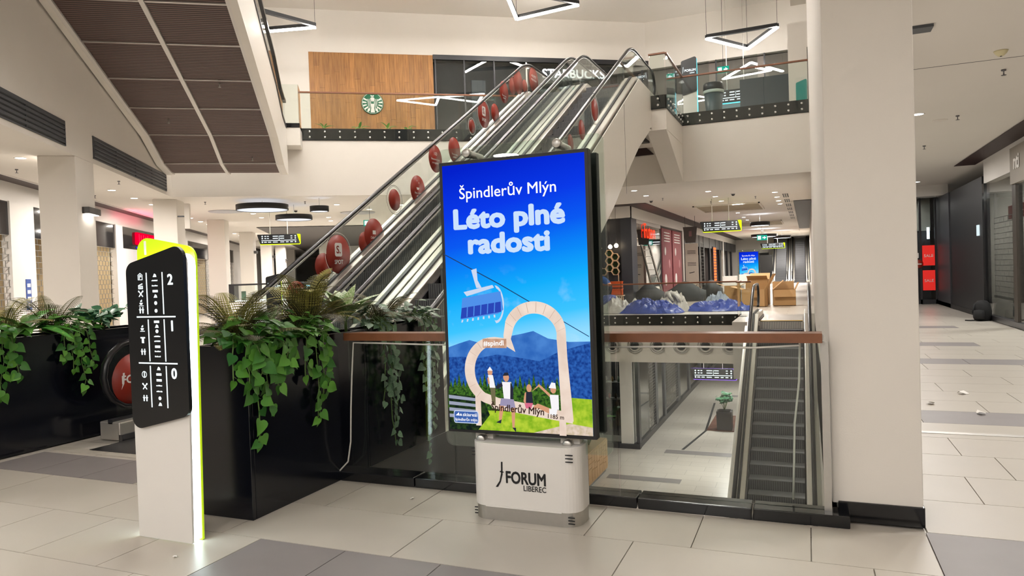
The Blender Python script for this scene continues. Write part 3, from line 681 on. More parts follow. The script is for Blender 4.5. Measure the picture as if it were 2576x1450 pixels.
    # man sitting
    poly(ell(.44, .205, .021, .016, 10), skin); poly([(.415, .21), (.46, .212), (.455, .223), (.43, .222)], darkc); poly([(.41, .188), (.475, .188), (.47, .125), (.42, .125)], whitec); poly([(.365, .172), (.41, .185), (.415, .172), (.37, .16)], darkc); poly([(.47, .188), (.49, .165), (.485, .125), (.465, .125)], darkc)
    poly([(.40, .128), (.49, .125), (.50, .095), (.46, .09), (.43, .10), (.39, .10)], shortc); poly([(.39, .10), (.42, .10), (.40, .048), (.38, .048)], skin); poly([(.47, .095), (.50, .095), (.49, .022), (.475, .022)], skin); poly([(.36, .038), (.40, .05), (.395, .035)], darkc); poly([(.475, .022), (.5, .022), (.5, .005)], darkc)
    # girl
    poly(ell(.60, .168, .018, .015, 10), skin); poly([(.58, .155), (.62, .155), (.625, .115), (.575, .115)], darkc); poly([(.565, .115), (.625, .115), (.61, .095), (.575, .095)], rosec); poly([(.615, .155), (.625, .16), (.672, .185), (.67, .176)], skin); poly([(.57, .15), (.58, .155), (.575, .11), (.56, .12)], skin)
    # woman sitting with a raised hand
    poly(ell(.765, .168, .02, .016, 10), skin); poly([(.735, .172), (.785, .17), (.78, .19), (.755, .192)], whitec); poly([(.74, .148), (.80, .148), (.80, .095), (.75, .095)], whitec); poly([(.672, .185), (.668, .176), (.74, .14), (.745, .15)], skin); poly([(.735, .095), (.79, .1), (.78, .073), (.735, .078)], whitec); poly([(.735, .10), (.735, .08), (.66, .098), (.63, .092), (.63, .105), (.66, .115)], skin)
    lay[0] += 2
    yb = Yf-.0006*lay[0]
    def T(body, size, u0_, u1_, w, m, bold, tilt=0): return text('picture_lettering', body, size*ph, Matrix.Translation((X((u0_+u1_)/2), yb, Z(w))) @ Matrix.Rotation(R(90), 4, 'X') @ Matrix.Rotation(R(tilt), 4, 'Z'), m, par, bold=bold, ext=.0001, fit=(u1_-u0_)*pw)
    wt, pale = G('letters', '#ffffff'), G('letters_pale', '#c9def9')
    T('Špindlerův Mlýn', .058, .155, .83, .866, wt, .006)
    T('Léto plné', .100, .104, .884, .757, pale, .045); T('radosti', .100, .205, .779, .664, pale, .045)
    T('#spindl', .026, .292, .437, .322, wt, .02, 2)
    T('Špindlerův Mlýn', .036, .331, .700, .079, G('letters_dark', '#3b2a24'), .02, -3); T('1185 m', .022, .725, .832, .063, G('letters_dark', '#3b2a24'), .015, -3)
    # resort badge
    poly(rrect(.056, .24, .030, .077, .012, 4), G('badge', '#cfdcf2')); poly(rrect(.061, .235, .033, .074, .010, 4), G('badge_blue', '#3f62a8')); yb -= .003
    poly([(.07, .058), (.095, .070), (.10, .058)], wt); poly([(.10, .058), (.11, .067), (.12, .058)], wt)
    T('skiareál', .018, .125, .23, .057, wt, .01); T('špindlerův mlýn', .015, .067, .23, .039, wt, .01)
picture(ds, SX0, SX1, SZ0, SZ1, 3.9555)
# ================================================================== TOTEM SIGN
M_signface = mat('sign_black', '#101113', .35)
ts = thing('totem_sign', 'white floor directory totem with a black panel and a lime tab marked 1', 'sign', (-3.52, 3.06, 0))
M_lime = mat('lime_acrylic', '#b9dc12', .35, emit='#b9dc12', es=.3, var=.03)  # faint glow in the colour stands for light falling on the plate
M_strip = glow('totem_light', (.80, .97, 1, 1), 5, True)
M_sym = glow('sign_white', (.86, .98, 1, 1), .85)
PAN = [(-3.72, .645), (-3.266, .752), (-3.264, 1.738), (-3.722, 1.63)]
top = rpoly([(-3.735, .003), (-3.312, .003), (-3.266, 1.715), (-3.735, 1.61)], [.002, .002, .07, .06])
MB().prism(top, 'y', 3.028, 3.042).build('front_plate', M_white, ts)
MB().prism(rpoly(PAN, .065, 8), 'y', 3.005, 3.028).build('black_panel', mat('panel_black', '#0a0b0d', .3), ts)
core = rpoly([(-3.72, .012), (-3.314, .012), (-3.267, 1.70), (-3.72, 1.60)], [.002, .002, .07, .06])
MB().prism(core, 'y', 3.042, 3.098, smooth=False).build('light_strip', M_strip, ts)
MB().prism(rpoly([(-3.735, .003), (-3.307, .003), (-3.268, 1.715), (-3.735, 1.805)], [.002, .002, .08, .085], 8), 'y', 3.098, 3.113).build('lime_plate', M_lime, ts)
MB().prism(rpoly([(-3.725, .003), (-3.32, .003), (-3.285, 1.70), (-3.725, 1.79)], [.002, .002, .07, .07]), 'y', 3.113, 3.121).build('back_panel', M_signface, ts)
text('lettering', '1', .115, upright((-3.665, 3.097, 1.69)), M_wht, ts, bold=.02)
YP = 3.0035
def sy(pts): return MB().prism(pts, 'y', YP, YP+.0015)
def bar_(x0, x1, z0, z1, nm='divider'): MB().box(x0, x1, YP, YP+.0015, z0, z1).build(nm, M_sym, ts)
for z0, z1 in ((1.335, 1.578), (1.06, 1.305), (.79, 1.034)):
    for x in (-3.556, -3.430): bar_(x-.0035, x+.0035, z0, z1)
for z in (1.32, 1.049): bar_(-3.647, -3.34, z-.004, z+.004)
for d, z in (('2', 1.505), ('1', 1.238), ('0', .963)): text('lettering', d, .085, upright((-3.369, YP, z)), M_sym, ts, bold=.025)
cx = -3.606
def ring(x, z, r, w=.0045, n=16):
    o = [(x+r*math.cos(2*math.pi*k/n), z+r*math.sin(2*math.pi*k/n)) for k in range(n)]
    mb = MB()
    for k in range(n):
        p, q = o[k], o[(k+1) % n]; f = (r-w)/r
        mb.add([(p[0], YP, p[1]), (q[0], YP, q[1]), (x+(q[0]-x)*f, YP, z+(q[1]-z)*f), (x+(p[0]-x)*f, YP, z+(p[1]-z)*f)], [(0, 1, 2, 3)])
    return mb
def icon(kind, z):
    m = MB(); Y0_, Y1_ = YP, YP+.0015; x = cx
    def b(x0, x1, z0, z1): m.box(x+x0, x+x1, Y0_, Y1_, z+z0, z+z1)
    if kind == 'parking':
        for s in ((-.018, -.014, -.02, .008), (.014, .018, -.02, .008), (-.018, .018, -.02, -.016)): b(*s)
        m.prism([(x-.022, z+.008), (x, z+.022), (x+.022, z+.008), (x, z+.016)], 'y', Y0_, Y1_); b(-.008, -.004, -.014, .01); b(-.004, .007, .006, .01); b(-.004, .007, -.003, .001); b(.004, .008, -.003, .01)
    elif kind == 'film':
        b(-.018, .018, -.016, -.012); b(-.018, -.014, -.016, .004); b(.014, .018, -.016, .004); b(-.018, .018, .0, .004); m.prism([(x-.018, z+.007), (x+.014, z+.018), (x+.017, z+.012), (x-.018, z+.003)], 'y', Y0_, Y1_); b(-.01, .01, -.01, -.007); b(-.01, .01, -.005, -.002)
    elif kind == 'cutlery':
        m.prism([(x-.018, z+.014), (x-.013, z+.018), (x+.018, z-.015), (x+.013, z-.018)], 'y', Y0_, Y1_); m.prism([(x+.018, z+.014), (x+.013, z+.018), (x-.018, z-.015), (x-.013, z-.018)], 'y', Y0_, Y1_); b(-.02, -.012, .01, .02); b(.012, .02, .01, .02)
    elif kind == 'family':
        for dx in (-.011, .011):
            m.lathe([(.0, 0), (.0045, 0), (.0045, .0015), (0, .0015)], (x+dx, YP, z+.014), 10, ax='y'); b(dx-.005, dx+.005, -.006, .008); b(dx-.004, dx-.001, -.018, -.006); b(dx+.001, dx+.004, -.018, -.006); b(dx-.009, dx+.009, .002, .006)
    elif kind == 'cup':
        m.prism([(x-.014, z+.0), (x+.012, z+.0), (x+.006, z-.012), (x-.009, z-.012)], 'y', Y0_, Y1_); b(-.018, .018, -.02, -.016); b(-.006, -.002, .004, .014); b(.002, .006, .006, .018)
    elif kind == 'shirt':
        b(-.008, .008, -.02, .016); b(-.018, .018, .008, .016)
    elif kind == 'coin':
        m = ring(x, z, .02); m.box(x-.003, x+.003, YP, YP+.0015, z-.014, z+.014)
    elif kind == 'apple':
        m.lathe([(.0, 0), (.015, 0), (.015, .0015), (0, .0015)], (x, YP, z-.004), 12, ax='y'); b(.004, .016, .012, .017)
    m.build('pictogram', M_sym, ts)
for k, z in (('parking', 1.556), ('film', 1.499), ('cutlery', 1.455), ('cup', 1.403), ('family', 1.359), ('cup', 1.254), ('shirt', 1.186), ('family', 1.115), ('coin', .982), ('cutlery', .911), ('family', .842)): icon(k, z)
random.seed(3)
for z, k in ((1.56, 0), (1.53, 1), (1.50, 1), (1.47, 2), (1.44, 0), (1.40, 3), (1.355, 3), (1.292, 2), (1.265, 0), (1.236, 3), (1.205, 1), (1.177, 1), (1.147, 2), (1.118, 1), (1.088, 1), (1.018, 0), (.985, 2), (.951, 2), (.918, 1), (.884, 1), (.845, 3), (.81, 0)):
    x = -3.49
    if k == 0: sy([(x-.014, z-.009), (x+.014, z-.009), (x+.009, z+.006), (x-.002, z+.011)]).build('shop_mark', M_sym, ts)
    elif k == 1:
        m = MB()
        for i in range(6): w = random.uniform(.004, .007); m.box(x-.024+i*.008, x-.024+i*.008+w, YP, YP+.0015, z-.003, z+random.choice((.003, .005)))
        m.build('shop_mark', M_sym, ts)
    elif k == 2: MB().box(x-.02, x+.02, YP, YP+.0015, z-.008, z+.006).build('shop_mark', M_sym, ts)
    else: MB().lathe([(.0, 0), (.011, 0), (.011, .0015), (0, .0015)], (x, YP, z), 12, ax='y').build('shop_mark', M_sym, ts)

# ================================================================== PLANTERS
M_plant_box = mat('planter_black', '#0b0d15', .16, spec=.55, var=.15, vscale=2)
M_soil = mat('soil', '#1c1512', .9)
def planter(label, x0, x1, y0, y1, zt):
    t = thing('planter', label, 'planter', ((x0+x1)/2, (y0+y1)/2, 0))
    for a, b, c, d in ((x0, x1, y0, y0+.03), (x0, x1, y1-.03, y1), (x0, x0+.03, y0+.03, y1-.03), (x1-.03, x1, y0+.03, y1-.03)): MB().box(a, b, c, d, 0, zt).build('side_panel', M_plant_box, t, bevel=.004)
    MB().box(x0+.03, x1-.03, y0+.03, y1-.03, zt-.12, zt-.05).build('soil', M_soil, t); return t
pr = planter('glossy black planter box between the directory totem and the display screen', -3.68, -3.25, 3.45, 4.75, 1.10)
for a, b, c, d in ((-3.47, -3.25, 5.99, 6.02), (-3.47, -3.44, 4.75, 5.99), (-3.28, -3.25, 4.75, 5.99)): MB().box(a, b, c, d, 0, 1.10).build('side_panel', M_plant_box, pr)
MB().box(-3.44, -3.28, 4.75, 5.99, .98, 1.05).build('soil', M_soil, pr)
planter('glossy black planter box against the far side of the escalator entrance', -7.15, -6.70, 2.2, 5.75, 1.07)

# ---- leaves
def leafmat(name, c1, c2, stripe=None, rough=.38):
    m = bpy.data.materials.new(name); m.use_nodes = True; nt = m.node_tree; N = nt.nodes; L = nt.links; b = N['Principled BSDF']
    oi = N.new('ShaderNodeObjectInfo'); mx = N.new('ShaderNodeMix'); mx.data_type = 'RGBA'; mx.inputs[6].default_value = lin(c1); mx.inputs[7].default_value = lin(c2); L.new(oi.outputs['Random'], mx.inputs[0])
    out = mx.outputs[2]; tc = N.new('ShaderNodeTexCoord')
    if stripe:
        wv = N.new('ShaderNodeTexNoise'); wv.inputs['Scale'].default_value = 1; mp = N.new('ShaderNodeMapping'); mp.inputs['Scale'].default_value = stripe[1]; L.new(tc.outputs['Object'], mp.inputs[0]); L.new(mp.outputs[0], wv.inputs['Vector'])
        cr = N.new('ShaderNodeValToRGB'); cr.color_ramp.elements[0].position = .5; cr.color_ramp.elements[1].position = .58; L.new(wv.outputs['Fac'], cr.inputs[0])
        m2 = N.new('ShaderNodeMix'); m2.data_type = 'RGBA'; m2.inputs[7].default_value = lin(stripe[0]); L.new(cr.outputs[0], m2.inputs[0]); L.new(out, m2.inputs[6]); out = m2.outputs[2]
    L.new(out, b.inputs['Base Color']); b.inputs['Roughness'].default_value = rough; b.inputs['Specular IOR Level'].default_value = .35; return m
M_l1 = leafmat('leaf_bright', '#2b6424', '#66a03c'); M_l2 = leafmat('leaf_dark', '#234a2c', '#4f7d4e', ('#9fb8a0', (28, 60, 10)))
M_l3 = leafmat('leaf_striped', '#5d8a45', '#8fb06a', ('#d7e2bd', (60, 14, 10))); M_l4 = leafmat('leaf_spear', '#4f9a3c', '#86b85a'); M_l5 = leafmat('leaf_round', '#356b4a', '#5a8d68')
M_f1 = leafmat('fern_olive', '#7d7a3a', '#a8a255', rough=.6); M_f2 = leafmat('fern_bronze', '#4b4733', '#76703f', rough=.6); M_stem = mat('stem_green', '#5d7a3a', .5)
def leafmesh(kind, m, fold=.18, droop=.18):
    prof = {'heart': [(-.10, .20), (-.04, .40), (.12, .50), (.30, .47), (.52, .35), (.75, .17), (.9, .06)],
            'spear': [(.0, .02), (.12, .10), (.35, .16), (.6, .14), (.82, .07)],
            'round': [(-.05, .2), (.05, .4), (.3, .52), (.6, .45), (.82, .24)]}[kind]
    vs = [(0, .0, 0)]; cen = []
    for y, w in prof: vs.append((0, max(y, 0), -droop*max(y, 0)**2)); cen.append(len(vs)-1)
    vs.append((0, 1, -droop)); tip = len(vs)-1; fs = []
    for s in (-1, 1):
        ed = []
        for y, w in prof: vs.append((s*w, y, fold*w-droop*max(y, 0)**2-.12*w*w)); ed.append(len(vs)-1)
        ch = [0]+cen
        fs.append((0, cen[0], ed[0]))
        for i in range(len(prof)-1): fs.append((cen[i], cen[i+1], ed[i+1], ed[i]))
        fs.append((cen[-1], tip, ed[-1]))
    me = bpy.data.meshes.new('leaf'); me.from_pydata(vs, [], fs); me.materials.append(m)
    for p in me.polygons: p.use_smooth = True
    bm = bmesh.new(); bm.from_mesh(me); bmesh.ops.remove_doubles(bm, verts=bm.verts, dist=1e-4); bmesh.ops.recalc_face_normals(bm, faces=bm.faces); bm.to_mesh(me); bm.free(); return me
LF = {'ivy': [leafmesh('heart', M_l1, .2, .15), leafmesh('heart', M_l1, .32, .3), leafmesh('heart', M_l1, .1, .05)], 'dark': [leafmesh('heart', M_l2, .2, .2), leafmesh('heart', M_l2, .3, .1)],
      'striped': [leafmesh('spear', M_l3, .3, .35), leafmesh('spear', M_l3, .2, .5)], 'spear': [leafmesh('spear', M_l4, .3, .6)], 'round': [leafmesh('round', M_l5, .1, .2), leafmesh('round', M_l5, .2, .35)]}
def place(name, me, par, pos, tipdir, nrm, size):
    y = Vector(tipdir).normalized(); n = Vector(nrm); z = (n-y*n.dot(y))
    if z.length < 1e-3: z = y.orthogonal()
    z.normalize(); x = y.cross(z)
    o = bpy.data.objects.new(name, me); COL.objects.link(o); o.parent = par
    M = Matrix(((x.x, y.x, z.x, 0), (x.y, y.y, z.y, 0), (x.z, y.z, z.z, 0), (0, 0, 0, 1))) @ Matrix.Scale(size, 4); p = Vector(pos)-par.location
    M.translation = p; o.matrix_local = M; return o
RU = random.uniform
def vine(label, kind, root, strands, out=Vector((1, 0, 0)), size=(.07, .11), crown=14, spread=.22, group=None, gap=.036):
    """trailing plant: root on the soil; strands = [(offset along y, drop, hang distance from the face)]"""
    root = Vector(root); t = thing('trailing_plant', label, 'plant', tuple(root), 0, group); st = MB()
    for dy, drop, hang in strands:
        pts = [root+Vector((0, dy*.4, -.03)), root+out*.10+Vector((0, dy*.7, .10)), root+out*(.20+hang)+Vector((0, dy, .02))]
        n = max(4, int(drop/.09)); y = dy; sw = RU(-.25, .25)
        for k in range(1, n+1):
            y += RU(-.02, .02)+sw*.02
            pts.append(root+out*(.20+hang+RU(-.01, .012))+Vector((0, y, .02-drop*k/n)))
        st.tube(pts, [.0045]*len(pts), 5)
        for p, q in zip(pts[1:-1], pts[2:]):
            l = (q-p).length; m = max(1, int(l/gap))
            for i in range(m):
                c = p.lerp(q, (i+RU(.2, .8))/m); s = random.choice((-1, 1))
                td = Vector((RU(-.2, .5)*out.x, s*RU(.3, 1), -RU(.35, 1.1))); nd = out+Vector((0, RU(-.5, .5), RU(-.1, .6)))
                pet = c+td.normalized()*.025; st.tube([c, pet], .002, 4)
                place('leaf', random.choice(LF[kind]), t, pet+out*.012, td, nd, RU(*size)*(1 if c.z > root.z-.5 else .85))
        place('leaf', random.choice(LF[kind]), t, pts[-1], (0, RU(-.3, .3), -1), out, RU(*size)*.8)
    for i in range(crown):
        a = RU(0, 6.28); r = RU(.05, spread); c = root+Vector((math.cos(a)*r*.85, math.sin(a)*r, .05+RU(0, .2)*(1-r/spread*.75)))+out*.08
        td = Vector((math.cos(a), math.sin(a), RU(-.5, .2)))+out*.3; st.tube([root, c], .002, 4)
        place('leaf', random.choice(LF[kind]), t, c, td, Vector((out.x*.5, RU(-.3, .3), 1)), RU(*size))
    st.build('stem', M_stem, t); return t
def frondmesh(m, n=22, curl=.5, w=.19):
    mb = MB(); pts = []
    for k in range(n+1): u = k/n; pts.append(Vector((0, math.sin(u*1.25)/math.sin(1.25)*.92, curl*(u-u*u*1.25))))
    mb.tube(pts, [.008*(1-.8*k/n) for k in range(n+1)], 4)
    for k in range(1, n):
        u = k/n; l = w*math.sin(math.pi*min(1, .18+u*.82))**.8; c = pts[k]; d = (pts[k+1]-pts[k-1]).normalized()
        for s in (-1, 1):
            tip = c+Vector((s*l, .28*l, -.22*l)); ax_ = (tip-c); q_ = 6
            for h_ in range(q_):                       # pinnules along each leaflet
                f0, f1 = h_/q_, (h_+.85)/q_; pw_ = .030*(1-f0*.75)*(1 if l > .06 else .6); a_, b_ = c+ax_*f0, c+ax_*f1
                mb.add([a_, a_+ax_*.10-d*pw_, b_, a_+ax_*.10+d*pw_], [(0, 1, 2), (0, 2, 3)])
    return mb.mesh('frond', m)
FR = {'olive': [frondmesh(M_f1), frondmesh(M_f1, 24, .35, .18)], 'bronze': [frondmesh(M_f2), frondmesh(M_f2, 24, .25, .19)]}
def fern(label, kinds, root, n, size, group=None, tilt=(.2, .9), arc=(0, 360)):
    t = thing('fern', label, 'plant', root, 0, group)
    for i in range(n):
        a = R(arc[0]+(arc[1]-arc[0])*(i+RU(-.3, .3))/n); e = RU(*tilt)
        td = Vector((math.cos(a)*math.cos(e), math.sin(a)*math.cos(e), math.sin(e)))
        place('frond', random.choice(FR[random.choice(kinds)]), t, Vector(root)+Vector((0, 0, .01*RU(0, 3))), td, (0, 0, 1), RU(*size))
    return t
def rosette(label, kind, root, n, size, tilt=(.5, 1.3), group=None, name='leafy_plant', stemh=.05):
    t = thing(name, label, 'plant', root, 0, group); st = MB(); st.tube([Vector(root), Vector(root)+Vector((0, 0, stemh))], .012, 6)
    for i in range(n):
        a = i*2.4+RU(-.3, .3); e = RU(*tilt); td = Vector((math.cos(a)*math.cos(e), math.sin(a)*math.cos(e), math.sin(e)))
        b = Vector(root)+Vector((0, 0, stemh*RU(.6, 1))); p = b+td*RU(.03, .09); st.tube([b, p], .004, 4); place('leaf', random.choice(LF[kind]), t, p, td, (0, 0, 1), RU(*size))
    st.build('stem', M_stem, t); return t
def bush(label, kind, root, n, rad, hgt, size, name='leafy_bush', group=None):
    """leaves on a spray of thin branches"""
    t = thing(name, label, 'plant', root, 0, group); st = MB(); rt_ = Vector(root)
    br = []
    for i in range(9):
        a = i*2.4; f = RU(.4, 1); e = rt_+Vector((math.cos(a)*rad*f, math.sin(a)*rad*f, hgt*RU(.55, 1))); m_ = rt_.lerp(e, .5)+Vector((0, 0, hgt*.15)); st.tube([rt_, m_, e], [.012, .008, .003], 5); br.append((m_, e))
    for i in range(n):
        m_, e = random.choice(br); c = m_.lerp(e, RU(-.3, 1.05)); td = Vector((RU(-1, 1), RU(-1, 1), RU(-.3, .8)))
        place('leaf', random.choice(LF[kind]), t, c+td.normalized()*.02, td, (RU(-.4, .4), -.5, 1), RU(*size))
    st.build('stem', M_stem, t); return t
random.seed(11)
# right planter
vine('bright green trailing plant spilling over the corner of the black planter', 'ivy', (-3.42, 3.60, 1.08), [(-.10, .62, .0), (-.20, .30, .02), (.05, .28, .02), (-.02, .40, .0), (.16, .22, .01), (-.27, .2, -.02), (.22, .16, 0), (-.14, .2, .05), (.1, .14, .05)], size=(.065, .105), crown=95, spread=.30)
vine('bright green trailing plant hanging beside the near end of the wooden handrail', 'ivy', (-3.42, 4.08, 1.08), [(.0, .58, .0), (.10, .42, .0), (-.10, .26, .01), (.16, .30, .0)], size=(.06, .095), crown=70, spread=.25)
vine('dark silvery trailing plant seen through the glass, nearer the cable', 'dark', (-3.38, 4.95, 1.08), [(.0, .95, .0), (.10, .8, .0), (-.08, .6, .0), (.06, .5, .02)], size=(.055, .085), crown=40, gap=.034)
vine('dark silvery trailing plant seen through the glass, nearer the screen', 'dark', (-3.38, 5.60, 1.08), [(.0, 1.25, .0), (.08, .95, .0), (-.08, .7, .0), (.13, .6, .01)], size=(.055, .085), crown=70, gap=.034)
fern('olive fern at the totem end of the black planter', ('olive', 'bronze'), (-3.46, 3.60, 1.10), 34, (.36, .54), tilt=(.05, .95))
fern('large bronze fern rising at the middle of the black planter', ('bronze', 'olive', 'bronze'), (-3.47, 4.30, 1.12), 46, (.36, .58), tilt=(.15, 1.25))
fern('brown fern beside the striped-leaf plant, by the screen', ('bronze',), (-3.38, 5.15, 1.08), 20, (.38, .5), tilt=(.15, .95))
rosette('striped-leaf plant with pale veined leaves in the black planter', 'striped', (-3.40, 4.70, 1.08), 22, (.24, .36), (.45, 1.35), stemh=.12)
rosette('small plant with pale-edged spear leaves behind the bright green trailing plant', 'striped', (-3.45, 3.86, 1.06), 9, (.18, .26), (.4, 1.2), stemh=.08)
# left planter
out = Vector((1, 0, 0))
vine('green trailing plant at the edge of the picture on the other planter', 'ivy', (-6.86, 4.05, 1.05), [(-.06, .55, .0), (.05, .5, .0), (.12, .35, .02), (-.14, .4, 0)], size=(.065, .10), crown=80, spread=.32)
vine('green trailing plant hanging above the red light reflection on the other planter', 'ivy', (-6.86, 4.80, 1.05), [(-.05, .36, .0), (.03, .58, .0), (.10, .34, .01), (-.12, .25, 0)], size=(.06, .09), crown=60, spread=.26)
rosette('grassy plant with long pale-edged leaves on the other planter', 'spear', (-6.84, 4.42, 1.05), 20, (.3, .45), (.1, .9), name='grassy_plant')
fern('olive fern beside the grassy plant on the other planter', ('olive', 'bronze'), (-6.9, 4.25, 1.05), 16, (.4, .58), tilt=(.2, 1.1))
fern('bronze fern with upright fronds in front of the white column', ('bronze',), (-6.9, 4.72, 1.05), 11, (.42, .6), tilt=(.35, 1.15))
bush('round-leaved bush next to the totem on the other planter', 'round', (-6.86, 5.2, 1.03), 90, .34, .26, (.075, .11), name='round_leaf_bush')

# ================================================================== RED ROUND STICKERS on the escalator glass
def sticker(t, X, y, z, r, kind='plain', m=None):
    d = MB().lathe([(.0, 0), (r, 0), (r, .003), (0, .003)], (X, y, z), 32, ax='x').build('round_sticker', m or M_red, t)
    xw = X+.0045
    Mx = Matrix.Translation((xw, y, z)) @ Matrix.Rotation(R(90), 4, 'Z') @ Matrix.Rotation(R(90), 4, 'X')
    def T(s, dy, dz, size, bold=0): text('lettering', s, size, Mx @ Matrix.Translation((dy, dz, 0)), M_wht, d, bold=bold, ext=.0004)
    def rg(rr, w, mm):
        mb = MB(); n = 36
        for k in range(n):
            a, b = 2*math.pi*k/n, 2*math.pi*(k+1)/n
            mb.add([(xw-.002, y+q*math.cos(c), z+q*math.sin(c)) for q, c in ((rr, a), (rr, b), (rr+w, b), (rr+w, a))], [(0, 1, 2, 3)])
        mb.build('ring', mm, d)
    if kind == 'spot':
        rg(r*1.08, r*.03, M_wht); MB().prism(rrect(y-r*.3, y+r*.3, z-r*.12, z+r*.58, r*.12), 'x', xw-.002, xw).build('logo_tile', M_wht, d)
        text('lettering', 'S.', r*.55, Mx @ Matrix.Translation((0, r*.05, .001)), mat('sticker_ink', '#8a2a1c', .5), d, bold=.02, ext=.0004); T('SPOT', 0, -r*.5, r*.3, .02)
    elif kind == 'ring': rg(r*1.18, r*.07, M_wht); rg(r*1.32, r*.04, M_dark)
    elif kind == 'gift':
        MB().box(xw-.002, xw, y-r*.16, y+r*.16, z+r*.05, z+r*.28).build('gift_icon', M_wht, d); T('Odměny', 0, -r*.22, r*.22); T('za nákupy', 0, -r*.48, r*.22)
    elif kind == 'hand':
        for dy, dz in ((-.05, .52), (.08, .38)): T('+', r*dy*2, r*dz, r*.3)
        MB().prism([(y-r*.2, z+r*.16), (y+r*.2, z+r*.16), (y+r*.1, z), (y-r*.12, z)], 'x', xw-.002, xw).build('hand_icon', M_wht, d); T('Řada dalších', 0, -r*.28, r*.18); T('výhod', 0, -r*.5, r*.18)
    elif kind == '100': T('100', 0, r*.25, r*.36); T('Bonusové body', 0, -r*.1, r*.2); T('za registraci', 0, -r*.36, r*.2)
    elif kind == 'clock': rg(r*.2, r*.05, M_wht); T('Řízená sleva', 0, -r*.4, r*.2); T('období', 0, -r*.62, r*.2)
    elif kind == 'moje': T('můj SPOT', 0, r*.2, r*.26, .01); T('MOJE FORUM', 0, -r*.1, r*.2)
    elif kind == 'forum':
        T('FORUM', r*.1, -r*.1, r*.42, .03); MB().prism([(y-r*.62, z-r*.3), (y-r*.5, z-r*.1), (y-r*.46, z+r*.3), (y-r*.54, z+r*.3), (y-r*.56, z-r*.08)], 'x', xw-.002, xw).build('emblem', M_wht, d)
M_rose = mat('rose_disc', '#a5574c', .4)
for y, z, r, k in ((8.627, 1.87, .285, 'spot'), (8.273, 1.696, .187, 'plain'), (9.577, 2.183, .265, 'gift'), (9.327, 2.057, .173, 'plain'), (10.219, 2.796, .18, 'ring'), (11.009, 3.037, .255, 'hand'), (11.698, 3.677, .255, '100'), (12.492, 3.956, .25, 'clock'),
                   (7.672, 1.30, .2, 'plain'), (13.328, 4.57, .14, 'ring'), (13.944, 4.934, .29, 'spot'), (14.567, 5.081, .21, 'plain'), (15.112, 5.668, .25, 'clock')):
    sticker(e1, -6.325+.004*(k != 'plain'), y, z, r, k)
for y, z, r, k in ((15.661, 5.94, .21, 'plain'), (16.027, 6.11, .29, 'plain'), (16.471, 6.106, .17, 'plain'), (17.115, 6.42, .32, 'moje')): sticker(e1, -6.325+.003*(r == .29), y, z, r, k, M_rose)
sticker(e1, -6.325, 5.165, .56, .27, 'forum')
sticker(e2, -3.690, 5.165, .56, .27, 'forum')
for y, z, r, k in ((13.3, 4.6, .22, 'ring'), (12.4, 4.05, .18, 'plain'), (11.7, 3.7, .15, 'plain')): sticker(e2, -3.690, y, z, r, k)
# ================================================================== SHARED BUILDERS
M_signface = mat('sign_black', '#101113', .35)
def hanging_sign(label, c, w, h, zc, ang=0, edge_col='#b9dc12', digit=None, group='hanging direction signs', name='hanging_sign', rods=True, k=1):
    """slanted black direction sign under a ceiling; c = middle (x, y, z)"""
    t = thing(name, label, 'sign', c, ang, group); M = WMAT[t.name]
    L_ = lambda: MB(M)
    me = glow('sign_edge_'+edge_col.strip('#'), edge_col, 1.3)
    face = rpoly([(-w/2, h/2), (-w/2+h*.3, -h/2), (w/2-h*.05, -h/2), (w/2-h*.35, h/2)], h*.08)
    L_().prism(rpoly([(-w/2, h/2), (-w/2+h*.3, -h/2-.025), (w/2-h*.02, -h/2-.025), (w/2, h/2)], h*.1), 'y', .0, .05).build('edge_plate', me, t)
    L_().prism(face, 'y', -.03, .0).build('black_face', M_signface, t)
    def b(x0, x1, z0, z1): L_().box(x0*w, x1*w, -.034, -.03, z0*h, z1*h).build('sign_mark', M_sym, t)
    b(-.40, .40, -.16, -.10); b(.0, .008, -.10, .36)
    for r_, z in enumerate((.30, .08, -.30)):
        for x in (-.38, .38): L_().prism([((x-.02)*w, z*h), (x*w, (z-.09)*h), ((x+.02)*w, z*h), (x*w, (z+.09)*h)], 'y', -.034, -.03).build('sign_mark', M_sym, t)
        rs = ((-.33, -.29), (-.27, -.23), (-.14, -.02), (.02, .12), (.27, .31)) if r_ < 2 else ((-.34, -.28), (-.25, -.18), (-.14, -.03), (.03, .12), (.16, .22), (.26, .32))
        for x0, x1 in rs: b(x0, x1, z-.04, z+.04)
    if digit: text('lettering', digit, h*.45, M @ Matrix.Translation((w*.455, -.004, h*.12)) @ Matrix.Rotation(R(90), 4, 'X'), M_wht, t, bold=.02)
    if rods:
        for x in (-.2, .2): L_().tube([(x*w, .02, h/2), (x*w, .02, zc-c[2])], .012, 6).build('rod', M_clad, t)
    return t
def lattice(mb, P, U_, V_, w, h, cw, ch, th=.012, brick=True):
    """bars of a roller grille in the plane P + s*U_ + t*V_"""
    P, U_, V_ = Vector(P), Vector(U_), Vector(V_); N_ = U_.cross(V_)
    def seg(s0, t0, s1, t1):
        a, b = P+U_*s0+V_*t0, P+U_*s1+V_*t1; d = (b-a).normalized(); e = d.cross(N_)*th/2
        f = N_*th/2
        mb.add([a+e+f, a-e+f, a-e-f, a+e-f, b+e+f, b-e+f, b-e-f, b+e-f], [(0, 1, 5, 4), (1, 2, 6, 5), (2, 3, 7, 6), (3, 0, 4, 7)])
    nr = int(h/ch)
    for r_ in range(nr+1): seg(0, r_*ch, w, r_*ch)
    for r_ in range(nr):
        off = cw/2*(r_ % 2) if brick else 0; x = off
        while x <= w: seg(x, r_*ch, x, (r_+1)*ch); x += cw
M_gate = mat('gate_metal', '#8b8984', .4, metal=.7)
